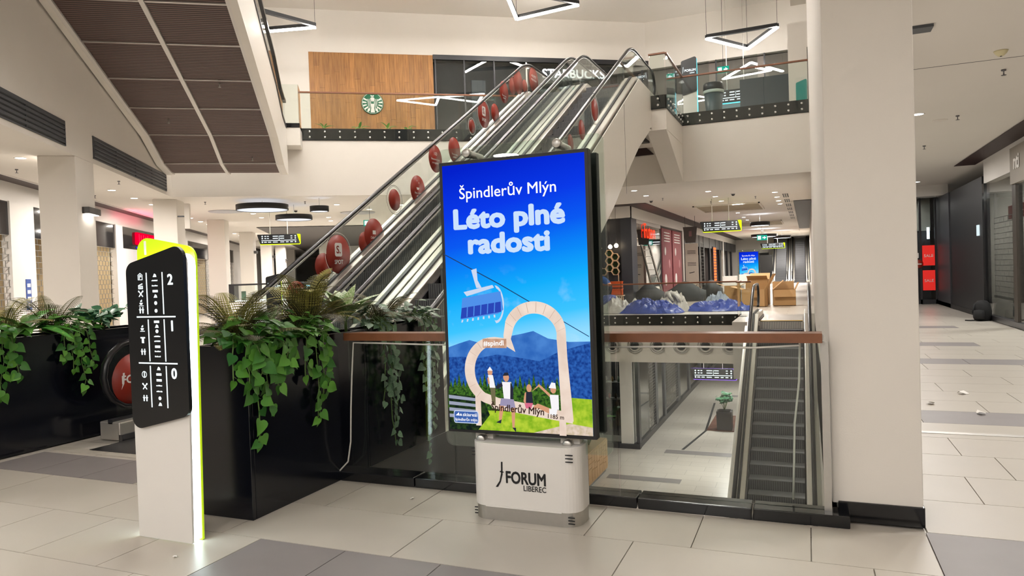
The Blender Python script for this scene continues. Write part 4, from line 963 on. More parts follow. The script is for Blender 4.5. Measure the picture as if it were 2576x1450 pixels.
def downlight(loc, z, label, group):
    t = thing('downlight', label, 'ceiling light', (loc[0], loc[1], z), 0, group)
    c = (loc[0], loc[1], z)
    MB().lathe([(.085, -.004), (.105, -.006), (.108, 0), (.085, 0)], c, 16, ring=True).build('trim_ring', M_white, t)
    MB().lathe([(.0, -.003), (.085, -.003), (.085, 0), (.0, 0)], c, 16).build('lens', M_lamp, t); return t
proto_dl = downlight((0, 0), CZ, 'small round downlight in the ceiling of the wing', 'wing downlights')
def dl_at(x, y, z, label, group): dup(proto_dl, (x, y, z), 0, label, group)
ORD = ('first', 'second', 'third', 'fourth', 'fifth', 'sixth', 'seventh', 'eighth', 'ninth', 'tenth', 'eleventh', 'twelfth', 'thirteenth', 'fourteenth', 'fifteenth', 'sixteenth', 'seventeenth', 'eighteenth', 'nineteenth', 'twentieth')
first = True; kk = 0
for b in (14.47, 16.1, 17.7, 19.26, 21.03, 22.72, 24.4, 26, 27.5, 29.15, 30.6, 32.4, 34.3, 36.5, 38.2, 40.5, 43, 46):
    p = W(-5.97, b, 0); lab = ORD[kk]+' downlight of the row above the wing shops, counted away from the viewer'; kk += 1
    if first: proto_dl.location = (p.x, p.y, CZ); first = False; proto_dl['label'] = lab
    else: dl_at(p.x, p.y, CZ, lab, 'wing downlights')
for a, b, lab in ((-3.63, 26.17, 'nearer downlight between the largest drum lamp and the columns'), (-3.57, 27.83, 'farther downlight between the largest drum lamp and the columns'), (-.7, 23.43, 'downlight just behind the slab edge by the smallest drum lamp'), (.34, 25.19, 'downlight beside the exit sign behind the escalator glass'), (-1.16, 28.15, 'nearer downlight beyond the smallest drum lamp'), (-1.15, 29.87, 'farther downlight beyond the smallest drum lamp'), (1.4, 23.8, 'downlight over the ring sticker of the escalator')):
    p = W(a, b, 0); dl_at(p.x, p.y, CZ, lab, 'hall downlights')
for x, ys in ((-2.85, (23.38, 25.28, 27.17, 28.72, 31, 33.84, 37.2, 39.5, 42.5, 45.3, 49, 53, 57)), (-.93, (25.24, 27.08, 28.7, 30.27)), (-4.82, (21.55, 23.3))):
    for i, y in enumerate(ys): dl_at(x, y, CZ, ORD[i]+{-2.85: ' downlight of the long middle row of the gallery', -.93: ' downlight of the gallery row beside the slot vents', -4.82: ' downlight of the gallery ceiling by the red neon shop'}[x], 'gallery downlights')
for i, (x, y) in enumerate(((.75, 6.05), (1.75, 13.5), (3.2, 25.2))): dl_at(x, y, CZ, ORD[i]+' downlight of the corridor beside the pillar edge', 'corridor downlights')
# sprinklers
def sprinkler(loc, label, group):
    t = MB().lathe([(.0, -.075), (.03, -.075), (.03, -.07), (.008, -.068), (.008, -.02), (.028, -.018), (.03, 0), (.0, 0)], loc, 10).build('sprinkler', M_steeld, label=label, cat='sprinkler', group=group); return t
for i, p in enumerate(((2.39, 10.92), (2.4, 14.0), (2.35, 17.3))): sprinkler((p[0], p[1], CZ), ORD[i]+' sprinkler head of the corridor ceiling, counted away from the viewer', 'corridor sprinklers')
for a, b in ((-6.6, 15.8), (-5.3, 17.6), (-5.4, 21.6), (-4.4, 22.2), (-2.9, 22.6), (-1.6, 22.4), (.2, 22.3), (-6.7, 20.3)):
    p = W(a, b, CZ); sprinkler(tuple(p), 'sprinkler head on the ceiling '+{-6.6: 'over the shop nearest the picture edge', -5.3: 'between the first column and its downlight', -5.4: 'just behind the second column', -4.4: 'in front of the loudspeaker', -2.9: 'before the largest drum lamp', -1.6: 'past the largest drum lamp', .2: 'above the escalator glass by the slab edge', -6.7: 'over the red-lit part of the wing'}[a], 'wing sprinklers')
for i, p in enumerate(((-4.5, 24.5), (-3.2, 27), (-1.6, 26.2))): sprinkler((p[0], p[1], CZ), ORD[i]+' sprinkler head of the gallery ceiling, counted from the screen side', 'gallery sprinklers')
t = thing('smoke_detector', 'cream smoke detector on the corridor ceiling', 'detector', (2.148, 9.92, CZ))
MB().lathe([(.0, -.06), (.03, -.06), (.045, -.045), (.06, -.03), (.07, -.012), (.075, 0), (.0, 0)], (2.148, 9.92, CZ), 18).build('housing', mat('cream_plastic', '#d8cfa8', .45), t); MB().lathe([(.0, -.066), (.012, -.066), (.012, -.06), (0, -.06)], (2.148, 9.92, CZ), 10).build('indicator', M_dark, t)
MB().lathe([(.0, -.006), (.11, -.006), (.12, 0), (.0, 0)], (2.19, 14.3, CZ), 20).build('ceiling_speaker', M_wall, label='flat round speaker cover on the corridor ceiling', cat='speaker')
MB().box(1.0, 1.25, 8.4, 8.6, CZ-.03, CZ).build('ceiling_vent', M_grille, label='small grey vent on the corridor ceiling beside the pillar', cat='vent')
def camera_dome(loc, lab):
    t = thing('dome_camera', lab, 'camera', loc); MB().lathe([(.0, -.03), (.07, -.03), (.075, 0), (.0, 0)], loc, 16).build('housing', M_white, t); MB().lathe([(.0, -.085), (.03, -.08), (.052, -.06), (.06, -.03), (0, -.03)], loc, 16).build('dome', M_black, t)
camera_dome((-5.0, 25.0, CZ), 'dome camera on the ceiling above the red neon shop'); camera_dome((-2.2, 24.6, CZ), 'dome camera on the gallery ceiling nearer the pillar')
p = W(-2.1, 25.0, CZ); camera_dome(tuple(p), 'dome camera on the ceiling between the drum lamps')
# ---- drum lamps and flush discs in the hall ceiling
def drum(loc, r, h, lab, lit=1.0):
    t = thing('drum_lamp', lab, 'ceiling light', loc, 0, 'drum lamps over the hall'); c = loc
    MB().lathe([(r, 0), (r, h), (r-.03, h), (r-.03, 0)], c, 40, ring=True).build('rim', M_blackm, t)
    MB().lathe([(.0, .01), (r-.03, .01), (r-.03, .02), (.0, .02)], c, 40).build('diffuser', glow('drum_diffuser_%d' % int(lit*10), (.9, .92, 1, 1), lit), t)
    MB().tube([(c[0], c[1], c[2]+.02), (c[0], c[1], CZ)], .01, 6).build('hanger', M_clad, t)
drum((-14.8, 16.6, 3.62), .74, .16, 'largest black-rimmed drum lamp of the hall', .62); drum((-13.1, 17.05, 3.5), .27, .16, 'smallest black-rimmed drum lamp of the hall', 1.6); drum((-14.85, 18.05, 3.42), .56, .15, 'middle-sized black-rimmed drum lamp of the hall', .7)
M_disc = mat('flush_disc', '#b9bac0', .5)
for x, y, r, lab in ((-17.83, 18.26, .55, 'flush grey disc in the ceiling beyond the largest drum lamp'), (-14.96, 21.67, .62, 'flush grey disc in the ceiling behind the escalator')):
    MB().lathe([(.0, -.024), (r-.02, -.024), (r, -.003), (.0, -.003)], (x, y, CZ), 40).build('flush_lamp', M_disc, label=lab, cat='ceiling light')
for x, y, r, lit, lab in ((-2.0, 35.5, .45, 2.5, 'drum lamp of the gallery beside the hanging direction sign'), (-2.6, 50, .8, 2, 'wide drum lamp at the far end of the gallery'), (-1.6, 54, .6, 2, 'narrower drum lamp at the far end of the gallery')):
    drum((x, y, 3.35), r, .18, lab, lit)
# ---- triangular pendant lamps
M_tri = glow('tube_white', (1, .95, .89, 1), 48, True)
def tri_lamp(pts, z, lab, w=.11, lit=2):
    c = [sum(p[i] for p in pts)/3 for i in (0, 1)]
    t = thing('triangle_lamp', lab, 'pendant lamp', (c[0], c[1], z), 0, 'triangular pendant lamps')
    for i in range(3):
        p, q = Vector((*pts[i], z)), Vector((*pts[(i+1) % 3], z)); MB().bar(p+Vector((0, 0, .06)), q+Vector((0, 0, .06)), w, .10).build('frame_bar', M_blackm, t)
        if i < lit: MB().bar(p+Vector((0, 0, -.01)), q+Vector((0, 0, -.01)), w*.9, .05).build('light_bar', M_tri, t)
    for p in pts: MB().tube([(p[0], p[1], z+.1), (p[0], p[1], 10.45)], .006, 5).build('hanger', M_dark, t)
tri_lamp([(-14.73, 16.7), (-13.06, 17.14), (-13.69, 15.36)], 8.88, 'triangular pendant lamp beside the moving walkway', lit=1)
for i, (x, y) in enumerate(((-9.5, 11.5), (-4.5, 11), (-5, 15.5), (-12.0, 13.0), (-2.2, 8), (-8.8, 16.5))): tri_lamp([(x-1, y), (x+1, y+.4), (x+.1, y+1.7)], 9.7, ORD[i]+' added triangular lamp high over the opening, out of view', lit=3)  # extra lamps out of view, added to light the hall
tri_lamp([(-6.30, 21.23), (-8.45, 21.47), (-7.88, 19.2)], 9.7, 'triangular pendant lamp above the tops of the escalators')
tri_lamp([(-2.76, 23.33), (-1.66, 25.1), (-.66, 23.27)], 8.72, 'triangular pendant lamp near the white pillar')
# ================================================================== UPPER FLOOR
LB = 24.4
wood = struct(MB(WM).box(-1.45, 2.65, LB+.02, LB+.1, H2, 9.05), 'wall_upper_wood', mat('wood_backing', '#7a5226', .6))
def plankmat(name, c):
    m = bpy.data.materials.new(name); m.use_nodes = True; nt = m.node_tree; N = nt.nodes; L = nt.links; b = N['Principled BSDF']
    oi = N.new('ShaderNodeObjectInfo'); tc = N.new('ShaderNodeTexCoord'); mp = N.new('ShaderNodeMapping'); mp.inputs['Scale'].default_value = (16, 16, 1.2); no = N.new('ShaderNodeTexNoise'); no.inputs['Scale'].default_value = 1.5; no.inputs['Detail'].default_value = 6
    L.new(tc.outputs['Object'], mp.inputs[0]); L.new(mp.outputs[0], no.inputs['Vector'])
    cr = N.new('ShaderNodeValToRGB'); cr.color_ramp.elements[0].color = lin(c[0]); cr.color_ramp.elements[1].color = lin(c[1]); cr.color_ramp.elements[0].position = .3; cr.color_ramp.elements[1].position = .7; L.new(no.outputs['Fac'], cr.inputs[0])
    hs = N.new('ShaderNodeHueSaturation'); mr = N.new('ShaderNodeMapRange'); mr.inputs[3].default_value = .85; mr.inputs[4].default_value = 1.15; L.new(oi.outputs['Random'], mr.inputs[0]); L.new(mr.outputs[0], hs.inputs['Value']); L.new(cr.outputs[0], hs.inputs['Color']); L.new(hs.outputs[0], b.inputs['Base Color']); b.inputs['Roughness'].default_value = .5; return m
M_plank = plankmat('oak_plank', ('#8a5a28', '#b07c40'))
random.seed(5); n = 25; pw = 4.1/n
for i in range(n):
    z = H2; a = -1.45+i*pw
    while z < 9.05:
        l = RU(.9, 2.2); z1 = min(9.05, z+l)
        if 9.05-z1 < .4: z1 = 9.05
        MB(WM).box(a+.002, a+pw-.002, LB-.005-RU(0, .006), LB+.02, z+.002, z1-.002).build('plank', M_plank, wood); z = z1
struct(MB(WM).box(-16, -1.45, LB, LB+.2, H2, 10.45), 'wall_upper_back', M_wall)
struct(MB(WM).box(-1.45, 10.5, LB+.0, LB+.2, 9.05, 10.45), 'wall_upper_back', M_wall)
struct(MB().box(-6.0, .24, 26.0, 26.2, 8.75, 10.45), 'wall_upper_back', M_wall)
struct(MB(WM).box(2.65, 10.6, LB-.06, LB+.05, 8.9, 9.06), 'trim_upper_shop', M_dark)
cof = thing('cafe_front', 'dark glazed coffee shop front beside the wooden wall', 'shop front', tuple(W(6, LB, H2)), TH)
MB(WM).box(2.66, 9.4, LB+.3, LB+.4, H2, 8.9).build('dark_lining', mat('cafe_dark', '#101116', .5, var=0), cof)
for a in (2.7, 3.7, 4.75, 5.9, 7.1, 8.3, 9.5): MB(WM).box(a, a+.05, LB-.02, LB+.05, H2, 8.9).build('mullion', M_dark if a not in (5.9,) else M_steel, cof)
for a0_, a1_ in ((2.75, 3.7), (3.75, 4.75), (4.8, 5.9), (5.95, 7.1), (7.15, 8.3), (8.35, 9.5)): MB(WM).box(a0_, a1_, LB, LB+.015, H2+.05, 8.9).build('glass_pane', M_glassd, cof)
MB(WM).box(4.0, 4.5, LB+.25, LB+.3, H2, 8.3).build('poster', mat('cafe_grey', '#5c636b', .5), cof)
text('lettering', 'STARBUCKS', .42, upright(tuple(W(7.62, LB-.12, 8.36)), TH), glow('cafe_letters', (1, 1, 1, 1), 1.0), cof, bold=.03, spacing=1.02)
# round green emblem on the wood
em = thing('round_emblem', 'round green and white emblem on the wooden wall', 'sign', tuple(W(.57, LB-.03, 7.37)), TH)
Mg = mat('emblem_green', '#0d6b4a', .4); Me = WMAT[em.name]
MB(Me).lathe([(.0, -.04), (.36, -.04), (.365, -.03), (.365, .02), (0, .02)], (0, 0, 0), 40, ax='y').build('disc', Mg, em)
def er(r0_, r1_, a0_, a1_, n=12):
    mb = MB(Me)
    for k in range(n):
        a, b = R(a0_+(a1_-a0_)*k/n), R(a0_+(a1_-a0_)*(k+1)/n); mb.add([(q*math.cos(c), -.0415, q*math.sin(c)) for q, c in ((r0_, a), (r0_, b), (r1_, b), (r1_, a))], [(0, 1, 2, 3)])
    mb.build('white_mark', M_wht, em)
er(.335, .345, 0, 360, 40)
for s in (-1, 1):
    for k in range(5):                      # side scales, fanned
        a = 90-s*(62+k*22); er(.20, .325, a-5, a+5, 3)
    for k in range(3):                      # flowing locks
        x = .05+k*.05; mb = MB(Me); pts = [(s*(x+.012*math.sin(j*1.1+k)), .14-.08*j) for j in range(6)]
        for p, q in zip(pts[:-1], pts[1:]): mb.add([(p[0]-.009, -.0415, p[1]), (p[0]+.009, -.0415, p[1]), (q[0]+.009, -.0415, q[1]), (q[0]-.009, -.0415, q[1])], [(0, 1, 2, 3)])
        mb.build('white_mark', M_wht, em)
MB(Me).lathe([(.0, -.042), (.075, -.042), (.075, -.04), (0, -.04)], (0, 0, .13), 20, ax='y').build('white_mark', M_wht, em)
MB(Me).prism([(-.06, -.02), (.06, -.02), (.05, -.16), (.07, -.31), (-.07, -.31), (-.05, -.16)], 'y', -.042, -.04).build('white_mark', M_wht, em)
MB(Me).prism([(-.05, .22), (.05, .22), (.06, .27), (.0, .25), (-.06, .27)], 'y', -.042, -.04).build('white_mark', M_wht, em)
# plants behind the upper glass
random.seed(9)
for a, n in ((-.9, 9), (.1, 12), (.9, 9), (1.5, 8)): rosette('lime green leaves peeping over the edge below the wooden wall, '+{-.9: 'at the walkway end', .1: 'under the emblem', .9: 'past the emblem', 1.5: 'nearest the dark shop front'}[a], 'spear', tuple(W(a, 21.15, H2)), n, (.14, .26), (.2, 1.1), name='leafy_plant', group='plants behind the upper balustrade')
# shop behind the pillar-side balustrade
M_mauve = mat('shop_mauve', '#948781', .5, var=.06)
us = thing('upper_shop_front', 'dim brown-grey shop front behind the upper balustrade by the pillar', 'shop front', (-2.5, 26, H2))
MB().box(-5.6, .22, 26.3, 26.4, H2, 8.74).build('back_lining', M_mauve, us)
for x in (-5.4, -4.2, -2.8, -1.2): MB().box(x, x+.05, 25.93, 25.99, H2, 8.74).build('mullion', M_dark, us)
for x in (-5.35, -4.15, -2.75, -1.15): MB().box(x, x+(1.13 if x < -4 else 1.35), 25.95, 25.962, H2, 8.74).build('glass_pane', M_glassd, us)
MB().box(-1.85, -.36, 24.0, 24.12, H2, 7.45).build('dark_partition', mat('partition_teal', '#1d2a30', .3), us)
struct(MB().box(-.36, .14, 22.0, 22.35, H2, 8.37), 'wall_partition', M_wall)
struct(MB().box(-.25, .14, 20.6, 21.1, 8.55, 10.45), 'wall_beam', M_wall)
po = thing('teal_poster', 'teal poster with a pale rowing-boat drawing on the white partition', 'poster', (-.02, 21.99, 6.4))
MB().prism(rpoly([(-.17, 5.85), (.12, 5.85), (.12, 6.75), (-.17, 6.65)], .04), 'y', 21.975, 21.99).build('sheet', mat('poster_teal', '#2b8f88', .5), po)
for k in range(3): MB().prism([(-.12+k*.03, 6.0+k*.05), (.1, 6.02+k*.05), (.08, 6.06+k*.05), (-.08+k*.03, 6.05+k*.05)], 'y', 21.97, 21.975).build('drawing', M_wht, po)
def forum_totem(label, loc, ang, col, h=1.75, w=.44):
    t = thing('totem_sign', label, 'sign', loc, ang); M = WMAT[t.name]
    MB(M).box(-w/2+.03, w/2, .0, .06, 0, h*.6).build('body', M_white, t); MB(M).prism(rpoly([(-w/2, h*.37), (w/2, h*.43), (w/2, h), (-w/2, h*.94)], .06), 'y', -.025, .0).build('black_panel', M_signface, t)
    MB(M).box(w/2-.012, w/2+.006, .0, .055, 0, h*.96).build('light_strip', glow('totem_edge_'+col.strip('#'), col, 1.6), t)
    text('lettering', 'FORUM', .095, M @ Matrix.Translation((.035, -.0265, h*.76)) @ Matrix.Rotation(R(90), 4, 'X'), M_sym, t, bold=.03); text('lettering', 'LIBEREC', .04, M @ Matrix.Translation((.09, -.0265, h*.725)) @ Matrix.Rotation(R(90), 4, 'X'), M_sym, t, bold=.02)
    MB(M).prism([(-w*.42, h*.73), (-w*.36, h*.765), (-w*.34, h*.84), (-w*.37, h*.84), (-w*.385, h*.77)], 'y', -.0265, -.025).build('emblem', M_sym, t)
forum_totem('black totem with white lettering and a blue edge on the upper floor', (-3.0, 21.0, H2), 0, '#5fd8ee')
p = W(-2.62, 22.5, 0); forum_totem('black totem with white lettering behind the fern, by the kiosk', tuple(p), TH, '#b9dc12')
cu = thing('giant_cup', 'oversized grey takeaway cup with a dark lid on the upper floor', 'cup', (-2.4, 21.6, H2))
MB().lathe([(.0, 0), (.20, 0), (.21, .02), (.275, .78), (.0, .78)], (-2.4, 21.6, H2), 28).build('cup_body', mat('cup_grey', '#4d5a5e', .4), cu); MB().lathe([(.285, .74), (.30, .76), (.295, .83), (.27, .84)], (-2.4, 21.6, H2), 28, ring=True).build('cup_rim', mat('rim_pale', '#b4bfb8', .4), cu)
MB().lathe([(.28, .83), (.295, .85), (.285, 1.02), (.26, 1.05), (.0, 1.05)], (-2.4, 21.6, H2), 28).build('lid', mat('lid_dark', '#25282c', .35), cu)
hanging_sign('hanging direction sign with a blue edge on the upper floor', (-2.05, 24.8, 7.15), 1.35, .42, 10.45, 0, '#5fd8ee')
def exit_sign(lab, c, w, h, ang=0, zc=CZ):
    t = thing('exit_sign', lab, 'sign', c, ang, 'green exit signs'); M = WMAT[t.name]
    MB(M).box(-w/2, w/2, 0, .03, -h/2, h/2).build('panel', glow('exit_green', '#1f9a80', .8), t); MB(M).box(-w*.42, -w*.1, -.004, 0, -h*.35, h*.35).build('door_symbol', M_sym, t)
    MB(M).prism([(w*.05, h*.1), (w*.2, h*.1), (w*.2, h*.3), (w*.42, 0), (w*.2, -h*.3), (w*.2, -h*.1), (w*.05, -h*.1)], 'y', -.004, 0).build('arrow', M_sym, t); MB(M).tube([(0, .015, h/2), (0, .015, zc-c[2])], .006, 5).build('rod', M_dark, t)
exit_sign('green exit sign hanging on the upper floor', (-2.3, 23.5, 7.72), .36, .2, 0, 10.45)
exit_sign('green exit sign hanging behind the escalator glass', tuple(W(.33, 24.2, 3.35)), .42, .2, TH)
exit_sign('green exit sign hanging far down the gallery', (-2.55, 47, 3.2), .6, .32)
# ================================================================== WING SHOPS
M_goods = [mat('goods_%d' % i, c, .6, var=.2, vscale=9) for i, c in enumerate(('#c9a46a', '#3d5fae', '#d8d2c8', '#a8372c', '#6f5a42', '#e0c890', '#4a6b52', '#8f8f95'))]
M_shopwall = mat('shop_cream', '#cdbb98', .7, var=.06)
SA = -7.5
def shop_bay(label, b0, b1, rows=7, transom=True, lit=13):
    t = thing('shop_bay', label, 'shop', tuple(W(SA-1.2, (b0+b1)/2, 0)), TH)
    MB(WM).box(SA-2.6, SA-2.5, b0, b1, 0, 3.4).build('back_wall', M_shopwall, t); MB(WM).box(SA-2.5, SA-.2, b0, b1, 2.9, 2.95).build('shop_ceiling', M_shopwall, t)
    for b in (b0, b1-.04): MB(WM).box(SA-2.5, SA-.15, b, b+.04, 0, 2.9).build('side_wall', M_shopwall, t)
    if transom: MB(WM).box(SA-.04, SA+.02, b0, b1, 2.72, 3.44).build('transom', mat('transom_glass', '#1d1d20', .06, spec=.35), t)
    for r_ in range(rows):
        z = .25+r_*.36; s_ = MB(WM).box(SA-2.5, SA-2.05, b0+.1, b1-.1, z-.02, z).build('shelf', M_white, t)
        b = b0+.15
        while b < b1-.35:
            w = RU(.14, .34); h = RU(.14, .29); MB(WM).box(SA-2.45, SA-2.12, b, b+w-.02, z, z+h).build('goods_box', random.choice(M_goods), s_); b += w
    l = area_lamp(tuple(W(SA-1.0, (b0+b1)/2, 2.86)), .8, lit, WARM)
    return t
def gate(label, P, U_, w, h, cw, ch, ang, group, z0=0, base=.0):
    t = thing('roller_gate', label, 'gate', tuple(P), ang, group); mb = MB(); lattice(mb, Vector(P)+Vector((0, 0, z0)), U_, (0, 0, 1), w, h, cw, ch); mb.build('grille', M_gate, t)
    bb = MB(); bb.bar(Vector(P)+Vector((0, 0, z0)), Vector(P)+Vector(U_)*w+Vector((0, 0, z0)), .04, .06); bb.build('bottom_rail', M_gate, t); return t
Vd = WM.to_3x3() @ Vector((0, 1, 0))
random.seed(21)
g = 'shops of the wing'
for b0, b1, lab in ((13.6, 17.95, 'lit shop nearest the edge of the picture, with shelves of goods'), (18.55, 22.3, 'lit shop mostly behind the first white column'), (22.45, 24.2, 'lit shop between the first column and the white pilaster'), (27.2, 33.2, 'lit shop behind the totem'), (33.5, 38.0, 'lit shop with orange goods behind the mesh'), (38.4, 45.0, 'shop with a cream shutter past the third column')):
    shop_bay(lab, b0, b1)
for b0, b1, lab in ((13.6, 17.4, 'brick-pattern roller grille nearest the edge of the picture'), (18.55, 22.3, 'brick-pattern roller grille beside the first white column'), (22.45, 24.0, 'brick-pattern roller grille beyond the first column'), (28.0, 33.0, 'brick-pattern roller grille behind the totem'), (33.6, 37.9, 'fine roller grille before the third column'), (38.5, 44.8, 'fine roller grille past the third column')):
    gate(lab, W(SA, b0, 0), Vd, b1-b0, 2.7, .26 if b0 < 28 else .22, .14 if b0 < 28 else .12, TH, 'roller grilles of the wing', .05)
for b0, b1 in ((17.4, 18.55), (24.2, 24.85), (33.0, 33.55), (37.95, 38.45), (45, 46), (22.3, 22.45)): struct(MB(WM).box(SA-.12, SA+.06, b0, b1, 0, 3.46), 'wall_pilaster', M_white)
struct(MB(WM).box(SA-.1, SA, 46, 70, 0, 3.46), 'wall_far_shops', M_white)
wp = thing('entrance_panel', 'white entrance wall with a greeting beside the totem', 'panel', tuple(W(SA, 26, 0)), TH)
MB(WM).box(SA-.06, SA+.02, 24.9, 27.15, 0, 2.75).build('panel', mat('panel_pale', '#c9cacc', .5), wp); MB(WM).box(SA-.05, SA+.03, 24.9, 27.18, 2.75, 3.44).build('transom', MATS['transom_glass'], wp)
def wtext(s, a, b, z, size, m, par, **kw): text('lettering', s, size, Matrix.Translation(W(a, b, z)) @ Matrix.Rotation(TH+R(90), 4, 'Z') @ Matrix.Rotation(R(90), 4, 'X'), m, par, **kw)
M_inkb = mat('ink_grey', '#55585f', .5)
wtext('Vítejte v', SA+.03, 26.0, 1.95, .34, M_inkb, wp, align='CENTER'); wtext('TESCO', SA+.03, 26.1, 1.32, .36, M_inkb, wp, align='CENTER', bold=.01)
for k in range(5): MB(WM).box(SA+.02, SA+.032, 25.5+k*.26, 25.68+k*.26, 1.2, 1.25).build('dash', M_inkb, wp)
# red glowing sign and small blue light in that transom
rs = thing('red_shop_sign', 'glowing red shop sign in the dark transom behind the totem', 'sign', tuple(W(SA+.1, 27, 3.1)), TH)
MB(WM).prism(rpoly([(26.15, 2.92), (28.4, 2.92), (28.4, 3.34), (26.15, 3.34)], .08), 'x', SA+.04, SA+.10).build('sign_box', glow('sign_red', '#d8002a', .9), rs)
for k, (b, h) in enumerate(((26.4, .32), (26.62, .26), (26.9, .3), (27.15, .22), (27.4, .3), (27.65, .2), (27.95, .28))): MB(WM).box(SA+.10, SA+.108, b, b+.05, 3.13-h/2, 3.13+h/2).build('letter_stroke', glow('sign_red_bright', '#ff2a4a', 1.0), rs)
MB(WM).box(SA+.03, SA+.05, 26.3, 27.1, 2.8, 2.85).build('blue_light', glow('sign_blue', '#2a1fd0', 1.0), rs)
# pink wash from that sign on the ceiling
pl = bpy.data.lights.new('sign_light', 'AREA'); pl.size = 3; pl.size_y = .3; pl.shape = 'RECTANGLE'; pl.energy = 10; pl.color = (1, .05, .2); po_ = bpy.data.objects.new('sign_light', pl); COL.objects.link(po_); po_.location = W(SA+.5, 25.5, 3.5); po_.rotation_euler = (R(180), 0, TH+R(90))
# notices by the entrance, small furniture of the wall
nt_ = thing('notice_board', 'blue notice strip on the white pilaster beside the first column', 'notice', tuple(W(SA+.07, 18.25, 1.4)), TH)
MB(WM).box(SA+.062, SA+.075, 17.98, 18.22, 1.05, 1.75).build('blue_strip', mat('notice_blue', '#2f4d94', .5), nt_)
for k in range(4): MB(WM).box(SA+.075, SA+.079, 18.02, 18.18, 1.12+k*.15, 1.2+k*.15).build('notice_mark', M_wht, nt_)
MB(WM).box(SA+.062, SA+.072, 17.98, 18.22, .7, .98).build('paper', mat('paper_pink', '#d9c3c8', .6), nt_)
for b, z in ((16.8, 1.42), (19.3, 1.40), (23.2, 1.42)):
    p = W(SA-.6, b, z); t = thing('price_flag', {16.8: 'red price flag in the shop nearest the edge of the picture', 19.3: 'red price flag beside the first column', 23.2: 'red price flag past the first column'}[b], 'sign', tuple(p), TH, 'red price flags')
    MB(WMAT[t.name]).prism(rrect(-.2, .2, -.09, .09, .05), 'x', -.01, .01).build('flag', glow('flag_red', '#c21a20', .8), t); MB(WMAT[t.name]).prism([(-.12, -.03), (.12, -.03), (.12, .03), (-.12, .03)], 'x', .011, .014).build('flag_mark', M_wht, t); MB(WMAT[t.name]).tube([(0, 0, .09), (0, 0, 1.4)], .008, 5).build('rod', M_dark, t)
# wall lamps on the columns, loudspeaker
wl = thing('wall_lamp', 'black box wall lamp on the nearest white column', 'wall lamp', tuple(W(-4.98, 14.72, 2.9)), TH)
MB(WM).box(-4.985, -4.86, 14.42, 15.02, 2.88, 3.0).build('housing', mat('lamp_bronze', '#3a3734', .4), wl, bevel=.006); MB(WM).box(-4.96, -4.88, 14.48, 14.96, 2.872, 2.88).build('diffuser', M_lamp, wl)
for b in (35.9, 43.0, 50.1): MB(WM).box(-4.985, -4.86, b-.3, b+.2, 2.88, 3.0).build('wall_lamp', MATS['lamp_bronze'], label={35.9: 'black box wall lamp on the fourth column', 43.0: 'black box wall lamp on the fifth column', 50.1: 'black box wall lamp on the sixth column'}[b], cat='wall lamp', bevel=.006)
sp = thing('loudspeaker', 'slim white column loudspeaker tilted out from the second column', 'speaker', tuple(W(-4.72, 21.3, 3.4)), TH)
MB(WM).box(-4.76, -4.62, 21.2, 21.34, 3.06, 3.76).build('cabinet', M_wall, sp, bevel=.01); MB(WM).box(-4.98, -4.76, 21.4, 21.43, 3.4, 3.44).build('bracket', M_dark, sp)
hanging_sign('hanging direction sign with a lime edge in front of the white columns', tuple(W(-2.72, 25.4, 2.95)), 1.42, .33, CZ, TH)
# dark part of the ceiling beyond the columns
struct(MB(WM).box(-4.4, 7, 32.5, 62, CZ-.03, CZ-.02), 'trim_dark_ceiling', mat('dark_ceiling', '#4c4745', .6))
# white wall closing the far hall
struct(MB(WM).box(-1.2, 9, 52, 52.2, 0, CZ), 'wall_far_hall', M_white)
# ---- glass kiosk behind the planters
ks = thing('kiosk', 'long glass sales kiosk with lit white cases and a dark frame', 'kiosk', tuple(W(-2, 27.4, 0)), TH)
MB(WM).box(-4.65, .8, 27, 27.9, 0, .82).build('counter', mat('kiosk_white', '#e2e2e6', .3), ks); MB(WM).box(-4.68, -1.9, 26.98, 27.92, 1.40, 1.46).build('top_frame', M_dark, ks); MB(WM).box(-4.68, -4.5, 26.98, 27.92, .8, 1.42).build('end_panel', M_dark, ks)
MB(WM).box(-1.95, .85, 26.98, 27.92, 1.46, 1.52).build('top_frame', M_dark, ks)
for a_, a1 in ((-4.5, -3.2), (-3.15, -1.9), (-1.88, -.6), (-.55, .8)): MB(WM).box(a_, a1, 27.0, 27.012, .82, 1.4).build('glass_pane', M_glass, ks)
MB(WM).box(-4.5, .8, 27.1, 27.8, .83, .86).build('lit_shelf', glow('kiosk_light', (.85, .9, 1, 1), 1.6), ks)
random.seed(4)
for k in range(22): a_ = RU(-4.4, .6); MB(WM).box(a_, a_+RU(.08, .25), 27.3, 27.5, .86, .9+RU(.03, .3)).build('display_item', random.choice(M_goods+[M_wht, M_wht]), ks)
for a_, c in ((-2.0, '#9fd6e8'), (-1.5, '#5ab4d8')): MB(WM).box(a_, a_+.3, 26.96, 26.98, 1.2, 1.34).build('small_screen', glow('kiosk_screen_%d' % int(-a_*10), c, 1.0), ks)
MB(WM).box(-.6, .8, 26.97, 27.0, 1.36, 1.5).build('lime_band', mat('lime_band', '#9fc23a', .4), ks)
# a dark handrail line of another balustrade in the left hall
balustrade('low glass balustrade beyond the trailing plants of the wing', [tuple(W(-4.2, 29.6, 0).xy), tuple(W(-1.0, 29.6, 0).xy)], 0, 1.6, .8)
